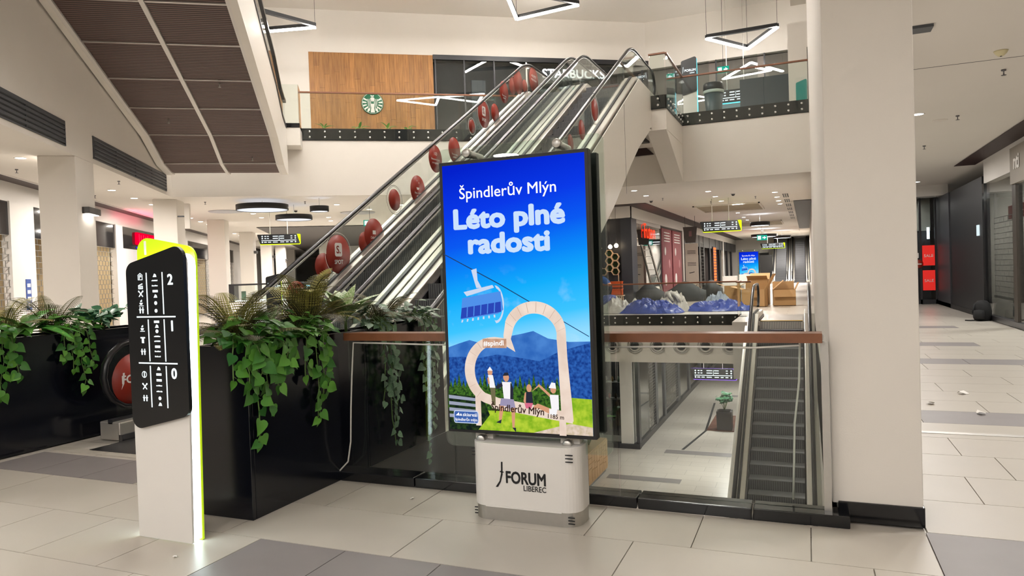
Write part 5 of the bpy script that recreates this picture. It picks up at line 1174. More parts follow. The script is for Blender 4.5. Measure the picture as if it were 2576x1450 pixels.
# ================================================================== GALLERY
M_slate = mat('shop_slate', '#24262d', .45, var=.1); M_choc = mat('shop_brown', '#332b2a', .5)
gs = thing('corner_shop', 'dark corner shop of the gallery with a red neon word', 'shop front', (-6.3, 26.5, 0))
MB().box(-14, -6.3, 26.62, 26.75, 0, 3.45).build('front_wall', M_slate, gs)
MB().box(-6.5, -6.08, 26.5, 27.4, 0, 3.44).build('corner_pier', mat('pier_slate', '#31343c', .4), gs)
MB().box(-7.9, -7.8, 27.4, 34.5, 0, 3.44).build('inner_wall', M_choc, gs); MB().box(-7.8, -6.1, 32.4, 32.5, 0, 3.45).build('inner_wall', M_choc, gs)
MB().box(-6.14, -6.1, 27.4, 32.4, 3.30, 3.45).build('lintel', M_steel, gs)
MB().box(-6.13, -6.118, 27.4, 32.4, .05, 3.3).build('glass_pane', M_glassd, gs)
M_neon = glow('neon_red', '#ff3a1e', 1.3)
text('neon_word', 'Futon', .85, Matrix.Translation((-6.06, 29.85, 2.78)) @ Matrix.Rotation(R(90), 4, 'Z') @ Matrix.Rotation(R(90), 4, 'X'), M_neon, gs, bold=0, align='CENTER', fit=2.2)
area_lamp((-7, 29.5, 3.3), .5, 14, WARM); area_lamp((-1.6, 57.5, 3.8), .6, 260, WARM); area_lamp((-1.4, 63.5, 3.8), .6, 200, WARM)  # last two are fill lamps added to brighten the gallery end
for xs in ((-6.30, -6.22), ): pass
# honeycomb shelf
hx = thing('honeycomb_shelf', 'pale wooden honeycomb shelf with moss panels on the dark wall', 'shelf', (-6.9, 26.5, 1.7))
M_pale = mat('pale_timber', '#d9b896', .5); M_moss = mat('moss', '#28402a', .9, bump=.6, bscale=60)
def hexa(x, z, r=.155, moss=True):
    o = [(x+r*math.cos(R(60*k)), z+r*math.sin(R(60*k))) for k in range(6)]; i = [(x+(r-.022)*math.cos(R(60*k)), z+(r-.022)*math.sin(R(60*k))) for k in range(6)]
    mb = MB()
    for k in range(6):
        j = (k+1) % 6; mb.add([(o[k][0], 26.36, o[k][1]), (o[j][0], 26.36, o[j][1]), (i[j][0], 26.36, i[j][1]), (i[k][0], 26.36, i[k][1]), (o[k][0], 26.54, o[k][1]), (o[j][0], 26.54, o[j][1]), (i[j][0], 26.54, i[j][1]), (i[k][0], 26.54, i[k][1])], [(0, 1, 2, 3), (7, 6, 5, 4), (0, 4, 5, 1), (3, 2, 6, 7)])
    c = mb.build('cell', M_pale, hx)
    if moss: MB().prism(i, 'y', 26.5, 26.54).build('moss_panel', M_moss, c)
for x, z in ((-6.945, 2.137), (-6.715, 1.995), (-6.945, 1.85), (-6.715, 1.715), (-6.945, 1.57), (-6.715, 1.44), (-7.18, 1.44), (-7.4, 2.35), (-7.4, 1.58)): hexa(x, z)
MB().bar((-6.6, 26.4, .0), (-6.6, 26.4, 1.35), .03).build('upright', M_pale, hx)
for x, z, lab in ((-6.81, 2.373, 'glowing globe bulb hanging over the honeycomb shelf'), (-6.577, 2.408, 'glowing globe bulb hanging beside the dark corner pier'), (-7.157, 3.179, 'glowing globe bulb hanging high by the screen edge')):
    t = thing('globe_bulb', lab, 'pendant lamp', (x, 26.1, z), 0, 'globe bulbs in the corner shop'); MB().lathe([(.0, -.08), (.05, -.065), (.078, -.02), (.08, .01), (.06, .055), (.02, .085), (.0, .09)], (x, 26.1, z), 16).build('globe', glow('globe_warm', (1, .78, .5, 1), 6), t); MB().tube([(x, 26.1, z+.09), (x, 26.1, 3.88)], .006, 5).build('flex', M_dark, t)
# ladder
ld = thing('ladder', 'aluminium ladder leaning against the glass of the dark corner shop', 'ladder', (-5.4, 28.1, 0))
A, B = Vector((-5.62, 28.6, 0)), Vector((-6.0, 27.75, 2.45)); dv = Vector((.34, .10, 0))
for k in (0, 1): MB().bar(A+dv*k, B+dv*k*.85, .07, .05).build('stile', M_steel, ld)
for k in range(9): f = (k+.6)/9.4; MB().bar((A).lerp(B, f), (A+dv).lerp(B+dv*.85, f), .05, .03).build('rung', M_steel, ld)
# banners
M_bann = mat('banner_red', '#8a2433', .5, var=.15, vscale=3)
for y0, y1, lab in ((32.7, 35.2, 'tall dark red banner on the gallery shop, nearer the ladder'), (35.45, 38.1, 'tall dark red banner on the gallery shop, nearer the white board')):
    t = thing('shop_banner', lab, 'banner', (-6.1, (y0+y1)/2, 0), 0, 'dark red banners'); MB().box(-6.14, -6.1, y0, y1, 0, 3.35).build('sheet', M_bann, t)
    for k, (fy, z, rr) in enumerate(((.3, 2.3, .2), (.7, 1.7, .22), (.3, .95, .28))): MB().lathe([(.0, 0), (rr, 0), (rr, .004), (.0, .004)], (-6.1, y0+(y1-y0)*fy, z), 20, ax='x').build('printed_disc', M_wht if k != 1 else mat('banner_pink', '#c88a90', .5), t)
    for k in range(4): MB().box(-6.1, -6.094, y0+.5, y1-.5, 2.75+k*.13, 2.80+k*.13).build('printed_line', M_wht, t)
struct(MB().box(-6.2, -6.05, 38.2, 38.7, 0, 3.45), 'wall_gallery_pier', M_steel)
struct(MB().box(-6.2, -6.08, 39.0, 70, 2.75, 3.45), 'wall_gallery_lintel', M_dark)
struct(MB().box(-7.6, -7.5, 32.5, 70, 0, 3.45), 'wall_gallery_shops', M_choc)
for y in (39, 41, 44.6, 46.5, 49.6, 53, 55.5, 58, 61, 64.5): struct(MB().box(-6.2, -6.06, y, y+.5, 0, 3.45), 'wall_gallery_post', M_dark if y != 58 else M_white)
gate('narrow black ladder-like grille in the gallery shops', (-6.05, 45.2, 0), (0, 1, 0), 1.2, 3.0, .5, .2, 0, None)
led = thing('orange_light_sign', 'upright orange lit sign among the gallery shops', 'sign', (-6.0, 52, 0)); MB().box(-6.1, -6.02, 51.2, 53.0, .4, 2.9).build('panel', mat('led_back', '#3a2420', .5), led)
for k in range(12): MB().box(-6.02, -5.99, 51.5, 52.6, .5+k*.2, .63+k*.2).build('lit_bar', glow('led_orange', '#ff5a2a', 2.0), led)
# white boards standing in front
for i, (x, y, w, z1, lab) in enumerate(((-5.15, 33.2, .58, 2.05, 'front white cardboard board leaning by the banners'), (-5.2, 33.5, .58, 2.6, 'taller white cardboard board behind the front one'))):
    t = thing('cardboard_board', lab, 'board', (x, y, 0), 0, 'white boards'); MB().box(x, x+w, y, y+.04, 0, z1).build('sheet', mat('board_pale', '#cfc3b8', .6), t)
    for k in range(3): MB().box(x+.1, x+w-.1, y-.004, y, z1-.35-k*.06, z1-.33-k*.06).build('printed_line', M_ink, t)
    MB().prism([(x+.15, z1-.8), (x+.4, z1-.75), (x+.4, z1-.78), (x+.18, z1-.83)], 'y', y-.004, y).build('printed_line', M_ink, t)
t = thing('grey_poster_board', 'grey poster board hanging above the white cardboard boards', 'board', (-5.0, 34, 2.7)); MB().prism([(-5.35, 3.4), (-4.7, 3.4), (-4.78, 2.65), (-5.25, 2.65)], 'y', 34, 34.04).build('sheet', mat('poster_grey', '#54504f', .6), t); MB().tube([(-5.25, 34.02, 3.4), (-5.25, 34.02, CZ)], .008, 5).build('hanger', M_dark, t); MB().tube([(-4.8, 34.02, 3.4), (-4.8, 34.02, CZ)], .008, 5).build('hanger', M_dark, t); MB().box(-5.08, -4.95, 33.99, 34, 2.95, 3.2).build('poster_mark', mat('poster_rose', '#8d6a70', .6), t)
# far screen: the same display again
fs = dup(ds, (-2.75, 38.4, 0), 0, 'smaller-looking blue advertising screen far down the gallery')
hanging_sign('hanging direction sign with a lime edge over the gallery', (-2.78, 26, 2.92), 1.42, .36, CZ)
hanging_sign('small hanging direction sign at the very end of the gallery', (-2.4, 58, 2.95), 1.8, .4, CZ)
# end wall of the gallery
struct(MB().box(-7.5, .3, 69, 69.2, 0, CZ), 'wall_gallery_end', M_white); struct(MB().box(-5.2, -3.2, 68.8, 69, 0, 2.6), 'door_1', M_blackm)
struct(MB().box(-4.6, -2.6, 62.0, 62.1, 0, 2.3), 'door_2', M_blackm)
# ceiling details: coffers, slot vents, black sheet for the shade of the opening over the far escalators
for x0, x1, y0, y1 in ((-4.1, -1.6, 28.6, 32), (-3.6, -1.2, 41, 45)):
    for a, b, c, d in ((x0, x1, y0, y0+.06), (x0, x1, y1-.06, y1), (x0, x0+.06, y0, y1), (x1-.06, x1, y0, y1)): struct(MB().box(a, b, c, d, CZ-.05, CZ), 'trim_coffer', M_ceil)
    struct(MB().box(x0+.06, x1-.06, y0+.06, y1-.06, CZ-.012, CZ-.008), 'trim_coffer_panel', mat('coffer_tan', '#a59a84', .8))
struct(MB().box(-.42, .22, 29, 52, CZ-.02, CZ-.01), 'trim_opening_shade', M_blackm); struct(MB().box(-.5, -.42, 29, 60, CZ-.06, CZ), 'trim_opening_edge', M_ceil)
for k in range(7):
    y = 26+k*2.2; t = thing('slot_vent', ORD[k]+' set of dark slot vents along the gallery ceiling', 'vent', (-.62, y, CZ), 0, 'gallery slot vents')
    for i in range(3): MB().box(-.72+i*.07, -.68+i*.07, y, y+1.4, CZ-.006, CZ).build('slot', M_blackm, t)
# ---- tarpaulins
from mathutils import noise
def tarp(label, c, rx, ry, h, m, seed, m2=None):
    """crumpled sheet: a low mound with ridged creases"""
    n, k = 54, 22; vs = []; of = Vector((seed*3.7, seed*1.3, 0))
    for j in range(k+1):
        v = j/k
        for i in range(n):
            a = 2*math.pi*i/n; d = Vector((math.cos(a), math.sin(a), 0)); rr = 1+.28*noise.noise(d*1.6+of); r = (1-v)*rr
            p = Vector((rx*r*math.cos(a), ry*r*math.sin(a), 0)); q = p*3.2+of
            ridge = 1-abs(noise.noise(q))*2.2; ridge2 = 1-abs(noise.noise(q*2.6+Vector((5, 1, 2))))*2
            z = h*(1-(1-v)**3)*(.55+.35*ridge+.18*ridge2+.35*noise.noise(p*1.3+of))
            vs.append((c[0]+p.x+.05*noise.noise(q*1.7), c[1]+p.y+.05*noise.noise(q*1.7+Vector((9, 0, 0))), max(.004, z) if j else 0))
    fs = [(j*n+i, j*n+(i+1) % n, (j+1)*n+(i+1) % n, (j+1)*n+i) for j in range(k) for i in range(n)]
    mb = MB(); mb.add(vs, fs, 0)
    t = thing('tarpaulin', label, 'tarpaulin', c, 0, 'heaps of tarpaulin'); mb.build('sheet', m, t)
    if m2:
        q = MB(); random.seed(seed+1)
        for s in range(3):
            a = RU(0, 6.28); L0 = [(c[0]+rx*.7*f*math.cos(a+f), c[1]-ry*.45+ry*.3*f, h*(.9-.55*f*f)+.03) for f in (-.9, -.6, -.3, 0, .3, .6, .9)]
            q.tube(L0, [.04, .07, .09, .08, .1, .06, .04], 7)
        q.build('fold', m2, t)
    return t
def tarpmat(name, c, c2):
    m = mat(name, c, .38, var=.3, vscale=8, bump=.8, bscale=14); return m
M_tb, M_tg = tarpmat('tarp_blue', '#33448a', 0), tarpmat('tarp_grey', '#a9a59f', 0)
tarp('grey and blue tarpaulin bundle at the screen edge of the gallery', (-6.35, 24.35, 0), .8, .5, .6, M_tg, 31, M_tb)
tarp('small blue tarpaulin end beside the person', (-6.95, 24.1, 0), .35, .3, .36, M_tb, 37)
tarp('large blue tarpaulin spread on the gallery floor', (-4.95, 24.1, 0), 1.15, .55, .46, M_tb, 32)
tarp('silver tarpaulin piled behind the large blue one', (-4.35, 24.75, 0), .62, .45, .68, M_tg, 33, M_tg)
tarp('crumpled grey tarpaulin between the blue heaps', (-5.6, 24.9, 0), .5, .35, .48, M_tg, 36)
tarp('blue tarpaulin with clear wrapping near the cardboard boxes', (-2.75, 25.0, 0), 1.1, .5, .36, M_tb, 34)
tarp('dark blue heap with pale plastic over it by the glass edge', (-2.95, 25.8, 0), .55, .4, .62, mat('tarp_clear', '#8d97a3', .3, bump=.8, bscale=14), 35)
# ---- cardboard boxes
M_card = mat('cardboard', '#b08a5c', .75, var=.08, vscale=4); M_cardi = mat('cardboard_inside', '#8a6238', .8)
def carton(label, c, w, d, h, ang, flaps):
    t = thing('cardboard_box', label, 'box', c, ang, 'open cardboard boxes'); M = WMAT[t.name]; th = .012
    for x0, x1, y0, y1 in ((-w/2, w/2, -d/2, -d/2+th), (-w/2, w/2, d/2-th, d/2), (-w/2, -w/2+th, -d/2, d/2), (w/2-th, w/2, -d/2, d/2)): MB(M).box(x0, x1, y0, y1, 0, h).build('side', M_card, t)
    MB(M).box(-w/2, w/2, -d/2, d/2, 0, .012).build('base', M_cardi, t)
    for s, a, l in flaps:
        if s in 'fb':
            sg = -1 if s == 'f' else 1; e = Matrix.Translation((0, sg*d/2, h)) @ Matrix.Rotation(R(a)*-sg, 4, 'X'); MB(M @ e).box(-w/2+.01, w/2-.01, -.006, .006, 0, l).build('flap', M_card, t)
        else:
            sg = -1 if s == 'l' else 1; e = Matrix.Translation((sg*w/2, 0, h)) @ Matrix.Rotation(R(a)*sg, 4, 'Y'); MB(M @ e).box(-.006, .006, -d/2+.01, d/2-.01, 0, l).build('flap', M_card, t)
    for k in range(3): MB(M).box(-.05, .12, -d/2-.003, -d/2, h*.55+k*.04, h*.56+k*.04).build('print', M_cardi, t)
carton('open cardboard box with a tall raised flap by the descending escalator', (-1.78, 27.3, 0), .8, .6, .62, R(-8), (('l', 75, .42), ('r', 28, .62), ('b', 10, .3)))
carton('open cardboard box nearest the pillar, with a dark inside', (-.80, 27.75, 0), .76, .6, .58, R(5), (('l', -48, .5), ('r', 25, .28), ('b', 20, .3), ('f', 150, .3)))
carton('cardboard box half hidden behind the escalator handrail', (-2.62, 28.05, 0), .6, .55, .75, R(5), (('l', 70, .3), ('r', 65, .3)))
carton('cardboard box stacked behind the others', (-1.72, 28.65, .0), .75, .5, .95, R(-5), (('f', 60, .3), ('b', 40, .3)))
# ---- grey lounge seats behind the glass
M_felt = mat('felt_grey', '#4a4c4e', .8, bump=.3, bscale=80)
def lounge(label, x, y, w, h, ang):
    t = thing('lounge_seat', label, 'sofa', (x, y, 0), ang, 'grey lounge seats'); M = WMAT[t.name]
    n = 12; mb = MB(M); prof = []
    for k in range(n+1):
        a = R(200+140*k/n); prof.append((w/2*math.cos(a), .38*math.sin(a)*1.2))
    for (p, q) in zip(prof[:-1], prof[1:]):
        hz = lambda u: h*(.82+.18*math.cos(u*6/w)); mb.add([(p[0], p[1], .25), (q[0], q[1], .25), (q[0], q[1], hz(q[0])), (p[0], p[1], hz(p[0])), (p[0]*.86, p[1]*.82, .25), (q[0]*.86, q[1]*.82, .25), (q[0]*.86, q[1]*.82, hz(q[0])), (p[0]*.86, p[1]*.82, hz(p[0]))], [(0, 1, 2, 3), (4, 7, 6, 5), (3, 2, 6, 7), (0, 4, 5, 1)], 0, True)
    mb.build('backrest', M_felt, t); MB(M).box(-w*.42, w*.42, -.3, .35, .25, .45).build('seat', M_felt, t, bevel=.04)
    for sx in (-1, 1):
        for sy_ in (-.25, .3): MB(M).bar((sx*w*.36, sy_, .26), (sx*w*.40, sy_*1.1, 0), .035).build('leg', M_pale, t)
for x, y, w, h, lab in ((-5.55, 27.2, 1.15, .95, 'grey lounge seat with its back to the glass, nearest the ladder'), (-4.15, 27.0, 1.5, 1.0, 'wide grey lounge seat behind the silver tarpaulin'), (-3.45, 28.9, .85, 1.0, 'grey lounge seat beside the white boards of the stack')): lounge(lab, x, y, w, h, 0)
bagt = thing('shoulder_bag', 'tan leather bag lying on the wide grey lounge seat', 'bag', (-3.75, 27.0, .45)); MB().lathe([(.0, 0), (.14, .02), (.17, .12), (.13, .24), (.04, .29), (.0, .3)], (-3.75, 27.0, .46), 14).build('body', mat('leather_tan', '#a56a3c', .5), bagt); MB().tube([(-3.85, 27, .7), (-3.8, 27, .85), (-3.7, 27, .85), (-3.65, 27, .7)], .012, 6).build('strap', mat('leather_dark', '#5a3820', .5), bagt)
# white trestle, orange crates, person
tb = thing('white_table', 'white folding table with a pale frame near the boxes', 'table', (-2.75, 29.4, 0)); MB().box(-3.1, -2.55, 29.2, 29.6, .5, 1.1).build('panel', M_wht, tb); MB().box(-2.5, -1.95, 29.5, 29.55, .72, 1.15).build('panel', M_wht, tb)
for x in (-3.05, -2.6, -2.0): MB().bar((x, 29.4, 0), (x, 29.4, .75), .03).build('leg', M_pale, tb)
for x, y, z, lab in ((-6.6, 26.1, .55, 'lower orange crate beside the person'), (-6.6, 26.1, .82, 'upper orange crate beside the person')):
    t = thing('orange_crate', lab, 'crate', (x, y, z), 0, 'orange crates'); Mo = mat('crate_orange', '#d0571f', .5)
    for a, b, c, d in ((-.2, .2, -.15, -.13), (-.2, .2, .13, .15), (-.2, -.18, -.15, .15), (.18, .2, -.15, .15)): MB().box(x+a, x+b, y+c, y+d, z, z+.25).build('side', Mo, t)
    MB().box(x-.2, x+.2, y-.15, y+.15, z, z+.02).build('base', Mo, t); MB().box(x-.21, x+.21, y-.16, y+.16, z+.22, z+.25).build('rim', Mo, t)
tr = thing('trestle', 'pale trestle carrying the orange crates', 'trestle', (-6.6, 26.1, 0)); MB().box(-6.85, -6.35, 25.9, 26.3, .52, .55).build('top', M_pale, tr)
for sx in (-.2, .2):
    for sy_ in (-.15, .15): MB().bar((-6.6+sx, 26.1+sy_, 0), (-6.6+sx*.9, 26.1+sy_*.9, .52), .03).build('leg', M_pale, tr)
def person():
    t = thing('person', 'person in a blue T-shirt bending forward beside the tarpaulins', 'person', (-6.95, 25.55, 0))
    V_, E_, Rr = [], [], []
    def v(p, r, par=None):
        V_.append(p); Rr.append(r)
        if par is not None: E_.append((par, len(V_)-1))
        return len(V_)-1
    pel = v((.22, 0, .92), .13); sp1 = v((.12, 0, 1.07), .13, pel); sp2 = v((-.02, 0, 1.19), .15, sp1); nk = v((-.13, 0, 1.27), .06, sp2); hd = v((-.20, 0, 1.31), .085, nk); hd2 = v((-.27, 0, 1.345), .10, hd); v((-.31, 0, 1.29), .07, hd2)
    for s in (-1, 1):
        hip = v((.22, s*.10, .88), .10, pel); kn = v((.12, s*.13, .48), .068, hip); an = v((.22, s*.14, .09), .045, kn); v((.05, s*.16, .03), .04, an)
        sh = v((-.04, s*.19, 1.2), .07, sp2); el = v((-.14, s*.24, .95), .048, sh); wr = v((-.26, s*.20, .74), .034, el); pm = v((-.29, s*.19, .67), .036, wr)
        for k, (dx, dy, l) in enumerate(((-.03, -.025, .08), (-.012, -.028, .09), (.006, -.03, .085), (.022, -.03, .07))):
            f1 = v((-.30+dx*.5, s*(.19+dx), .63), .010, pm); v((-.30+dx*.5+.01, s*(.19+dx), .63-l*.7), .008, f1)
        th = v((-.33, s*.17, .66), .011, pm); v((-.35, s*.16, .62), .009, th)
    me = bpy.data.meshes.new('body'); me.from_pydata([tuple(Vector(p)) for p in V_], E_, []); o = bpy.data.objects.new('body', me); COL.objects.link(o)
    sk = o.modifiers.new('skin', 'SKIN'); 
    for i, d in enumerate(me.skin_vertices[0].data): d.radius = (Rr[i], Rr[i])
    me.skin_vertices[0].data[0].use_root = True
    sd = o.modifiers.new('sub', 'SUBSURF'); sd.levels = 1; sd.render_levels = 1
    dg = bpy.context.evaluated_depsgraph_get(); m2 = bpy.data.meshes.new_from_object(o.evaluated_get(dg)); bpy.data.objects.remove(o)
    m2.materials.clear()
    for m in (mat('skin_tone', '#c08a6c', .6), mat('shirt_blue', '#1c4f96', .8), mat('trousers_dark', '#23242a', .8), mat('hair_brown', '#4a3426', .8), mat('shoe_black', '#17171a', .6)): m2.materials.append(m)
    for p in m2.polygons:
        c = p.center; p.use_smooth = True
        if c.z < .07: k = 4
        elif c.z < .95 and c.x > .02: k = 2
        elif c.x < -.15 and c.z > 1.22: k = 3 if (c.z > 1.36 or c.x > -.2) else 0
        elif c.z > 1.0 and c.x > -.16: k = 1
        else: k = 0
        p.material_index = k
    b = bpy.data.objects.new('body', m2); COL.objects.link(b); b.parent = t
person()
# ================================================================== RIGHT CORRIDOR
ch = thing('dark_shop_wall', 'dark panelled shop wall at the end of the corridor', 'shop front', (4.1, 23, 0))
MB().box(4.03, 4.12, 20.7, 25.0, 0, 3.5).build('panel', mat('corridor_dark', '#17181c', .5), ch); MB().box(4.0, 4.12, 25.0, 27.3, 0, 3.5).build('panel', mat('corridor_grey', '#37383d', .5), ch)
MB().box(4.0, 4.05, 20.6, 27.3, 0, .12).build('plinth', M_blackm, ch); MB().box(4.0, 4.03, 21.05, 21.25, 2.05, 2.32).build('small_panel', glow('panel_white', '#c8d8dc', .8), ch)
ce = thing('sale_window', 'glazed shop end of the corridor with red sale posters', 'shop front', (3.3, 27.3, 0))
MB().box(.6, 4.0, 28.6, 28.7, 0, 3.5).build('inner_wall', M_slate, ce); MB().box(3.55, 4.0, 28.5, 28.58, 2.5, 3.6).build('lit_panel', mat('window_grey', '#8f9088', .6), ce)
MB().box(.6, 4.0, 27.3, 27.315, .15, 3.6).build('glass_pane', M_glassd, ce)
for x in (.6, 2.4, 3.5, 3.95): MB().box(x, x+.06, 27.26, 27.36, 0, 3.6).build('mullion', M_dark, ce)
MB().box(.6, 4.0, 27.26, 27.36, 0, .15).build('sill', M_dark, ce)
area_lamp((3.0, 28.0, 3.5), .4, 16, NEUT)
MB().box(3.85, 3.93, 28.2, 28.24, 2.2, 2.6).build('lit_tube', glow('tube_cool', '#dff2ff', 2.5), ce)
for z0, z1, lab in ((1.29, 1.96, 'upper red sale poster in the shop window'), (.46, 1.13, 'lower red sale poster in the shop window')):
    t = thing('sale_poster', lab, 'poster', (3.77, 27.24, z0), 0, 'red sale posters'); MB().box(3.57, 3.93, 27.2, 27.22, z0, z1).build('sheet', mat('poster_red', '#c8221c', .5, emit='#c8221c', es=.45), t); text('lettering', 'SALE', .13, upright((3.75, 27.195, z0+(z1-z0)*.42)), M_wht, t, bold=.01)
t = thing('round_window_sticker', 'round dark red sticker beside the sale posters', 'sticker', (3.5, 27.2, 1.35)); MB().lathe([(.0, 0), (.14, 0), (.14, .01), (0, .01)], (3.46, 27.2, 1.35), 20, ax='y').build('disc', M_red, t); MB().box(3.38, 3.54, 27.195, 27.2, 1.33, 1.36).build('sticker_line', M_wht, t); MB().box(3.4, 3.46, 27.19, 27.2, 1.55, 1.72).build('paper', M_wht, t)
# glass shop with brick-pattern grille, mannequin, bags
sh = thing('corridor_shop', 'glass-fronted clothes shop on the corridor with white letters above', 'shop front', (4.8, 18, 0))
MB().box(6.4, 6.5, 12, 20.6, 0, 3.5).build('inner_wall', mat('shop_grey', '#77746c', .6), sh); MB().box(4.1, 6.5, 20.5, 20.6, 0, 3.5).build('inner_wall', mat('shop_grey', '#77746c', .6), sh)
MB().box(4.05, 4.065, 17.95, 20.45, .12, 3.3).build('glass_pane', M_glassd, sh); MB().box(4.05, 4.065, 12.2, 17.6, .12, 3.3).build('glass_pane', M_glassd, sh)
MB().box(4.02, 4.14, 17.62, 17.9, 0, 3.3).build('post', mat('post_brown', '#3c352e', .4), sh); MB().box(4.0, 4.14, 12, 20.6, 0, .12).build('plinth', M_steeld, sh); MB().box(4.02, 4.14, 20.45, 20.65, 0, 3.3).build('post', M_black, sh)
MB().box(3.98, 4.06, 12, 17.85, 3.0, 3.75).build('sign_band', mat('band_taupe', '#8d857a', .5), sh)
for z in (2.7, 3.0): MB().box(5.2, 5.26, 16, 20.4, z, z+.05).build('ceiling_track', M_dark, sh)
text('lettering', 'nti', .42, Matrix.Translation((3.97, 17.55, 3.3)) @ Matrix.Rotation(R(-90), 4, 'Z') @ Matrix.Rotation(R(90), 4, 'X'), M_wht, sh, bold=.03, align='LEFT')
area_lamp((5.3, 18.7, 3.45), .5, 150, NEUT); area_lamp((5.3, 15.0, 3.45), .5, 60, NEUT)
gate('brick-pattern roller grille inside the clothes shop window', (4.2, 18.0, 0), (0, 1, 0), 2.4, 1.9, .36, .125, 0, None, .55)
for k, (y, x0) in enumerate(((19.3, 4.5), (18.6, 4.5))): MB().box(4.3, 4.34, y-.35, y+.2, 2.35, 2.65).build('red_frame_sign', mat('frame_rust', '#7d2a22', .5), sh)
mn = thing('mannequin', 'pale mannequin in a red dress inside the clothes shop', 'mannequin', (4.7, 18.35, .25))
Msk = mat('mannequin_pale', '#cbb9a8', .5)
MB().lathe([(.0, 0), (.18, .0), (.18, .02), (.0, .02)], (4.7, 18.35, .12), 20).build('base', M_steel, mn); MB().tube([(4.7, 18.35, .14), (4.7, 18.35, .6)], .015, 6).build('pole', M_steel, mn)
MB().lathe([(.05, 1.42), (.06, 1.5), (.10, 1.56), (.115, 1.66), (.10, 1.76), (.05, 1.81), (.0, 1.82)], (4.7, 18.35, 0), 16).build('head', Msk, mn)
MB().lathe([(.0, .42), (.25, .42), (.22, .7), (.17, .95), (.13, 1.08), (.16, 1.25), (.17, 1.36), (.10, 1.44), (.05, 1.47), (.0, 1.47)], (4.7, 18.35, 0), 20).build('dress', mat('dress_red', '#8d2230', .7), mn)
for s in (-1, 1): MB().tube([(4.7, 18.35+s*.17, 1.36), (4.68, 18.35+s*.27, 1.15), (4.58, 18.35+s*.24, .95), (4.52, 18.35+s*.15, .86)], [.045, .04, .033, .028], 8).build('arm', Msk, mn); MB().tube([(4.7, 18.35+s*.08, .45), (4.7, 18.35+s*.07, .2), (4.66, 18.35+s*.07, .13)], [.06, .045, .03], 8).build('leg', Msk, mn)
for y, c, lab in ((19.2, '#2d3a36', 'dark green shopping bag inside the clothes shop'), (18.75, '#aab4b8', 'pale shopping bag inside the clothes shop')):
    t = thing('shopping_bag', lab, 'bag', (4.4, y, .12)); MB().prism([(y-.2, .12), (y+.2, .12), (y+.15, .55), (y-.15, .55)], 'x', 4.33, 4.47).build('body', mat('bag_'+c.strip('#'), c, .5), t); MB().tube([(4.4, y-.07, .55), (4.4, y-.05, .68), (4.4, y+.05, .68), (4.4, y+.07, .55)], .008, 5).build('handle', M_wht, t)
bg = thing('backpack', 'black backpack standing on the corridor floor against the shop corner', 'bag', (3.86, 19.95, 0))
MB().lathe([(.0, 0), (.16, 0), (.19, .06), (.20, .22), (.17, .38), (.10, .46), (.0, .48)], (3.84, 19.95, 0), 16).build('body', mat('bag_black', '#0e0e10', .8), bg); MB().tube([(3.7, 19.9, .05), (3.62, 19.85, .2), (3.68, 19.9, .38)], .02, 6).build('strap', mat('bag_black', '#0e0e10', .8), bg); MB().lathe([(.0, .0), (.11, .0), (.12, .06), (.11, .2), (.0, .22)], (3.74, 19.78, .04), 12).build('pocket', mat('bag_black', '#0e0e10', .8), bg)
MB().tube([(3.7, 19.8, .015), (3.55, 19.7, .01), (3.45, 19.75, .01)], .015, 6).build('loose_strap', mat('bag_black', '#0e0e10', .8), bg)
# floor strip, litter
struct(MB().box(.57, 4.0, 6.98, 7.06, .0, .004), 'trim_floor_strip', M_steel)
M_paper = mat('paper_white', '#e4e0da', .6)
def scrap(label, x, y, s, m, seed, name='paper_scrap'):
    random.seed(seed); n = 7; mb = MB(); vs = [(x+s*RU(.4, 1)*math.cos(i*.9), y+s*RU(.4, 1)*math.sin(i*.9), RU(.003, .03*s/.05)) for i in range(n)]+[(x, y, .02*s/.05)]; lo = [(v[0], v[1], max(.001, v[2]-.002)) for v in vs]
    mb.add(vs+lo, [(i, (i+1) % n, n) for i in range(n)]+[((i+1) % (n)+n+1, i+n+1, 2*n+1) for i in range(n)]); mb.build(name, m, label=label, cat='litter', group='litter on the floor')
scrap('crumpled yellow scrap on the corridor floor at the picture edge', 1.30, 5.42, .05, mat('paper_yellow', '#c9a23e', .6), 1)
scrap('white paper strip on the corridor floor farthest from the pillar corner', 1.55, 9.1, .07, M_paper, 2); scrap('white paper strip on the corridor floor close to the pillar', 1.15, 8.4, .06, M_paper, 3); scrap('white paper strip before the grey floor band of the corridor', 1.5, 7.95, .07, M_paper, 4)
scrap('tiny white scrap in front of the glass balustrade', -2.5, 4.12, .018, M_paper, 5); scrap('tiny white scrap beside the directory totem', -3.25, 2.85, .018, M_paper, 6); scrap('white scrap on the black plinth under the glass', -2.42, 4.49, .06, M_paper, 8)
# ================================================================== LOWER FLOOR
for i, x in enumerate((-6.03, -5.28, -4.525, -3.775, -3.02, -2.27)):
    t = thing('jet_diffuser', 'round jet air nozzle on the slab edge, number %s from the screen' % ('one', 'two', 'three', 'four', 'five', 'six')[i], 'vent', (x, 22.99, -1.0), 0, 'jet nozzles'); t['label'] = ('round jet air nozzle nearest the display screen', 'second round jet air nozzle from the display screen', 'third round jet air nozzle from the display screen', 'third round jet air nozzle from the escalator', 'second round jet air nozzle from the escalator', 'round jet air nozzle nearest the descending escalator')[i]
    for r0_, r1_, d in ((.26, .225, .0), (.2, .165, .02)): MB().lathe([(r0_, -.01-d), (r0_, -.03-d), (r1_, -.03-d), (r1_, -.01-d)], (x, 22.99, -1.0), 24, ax='y', ring=True).build('ring', M_steel, t)
    MB().lathe([(.0, -.03), (.13, -.05), (.14, -.01), (0, -.01)], (x, 22.99, -1.0), 20, ax='y').build('nozzle', M_blackm, t)
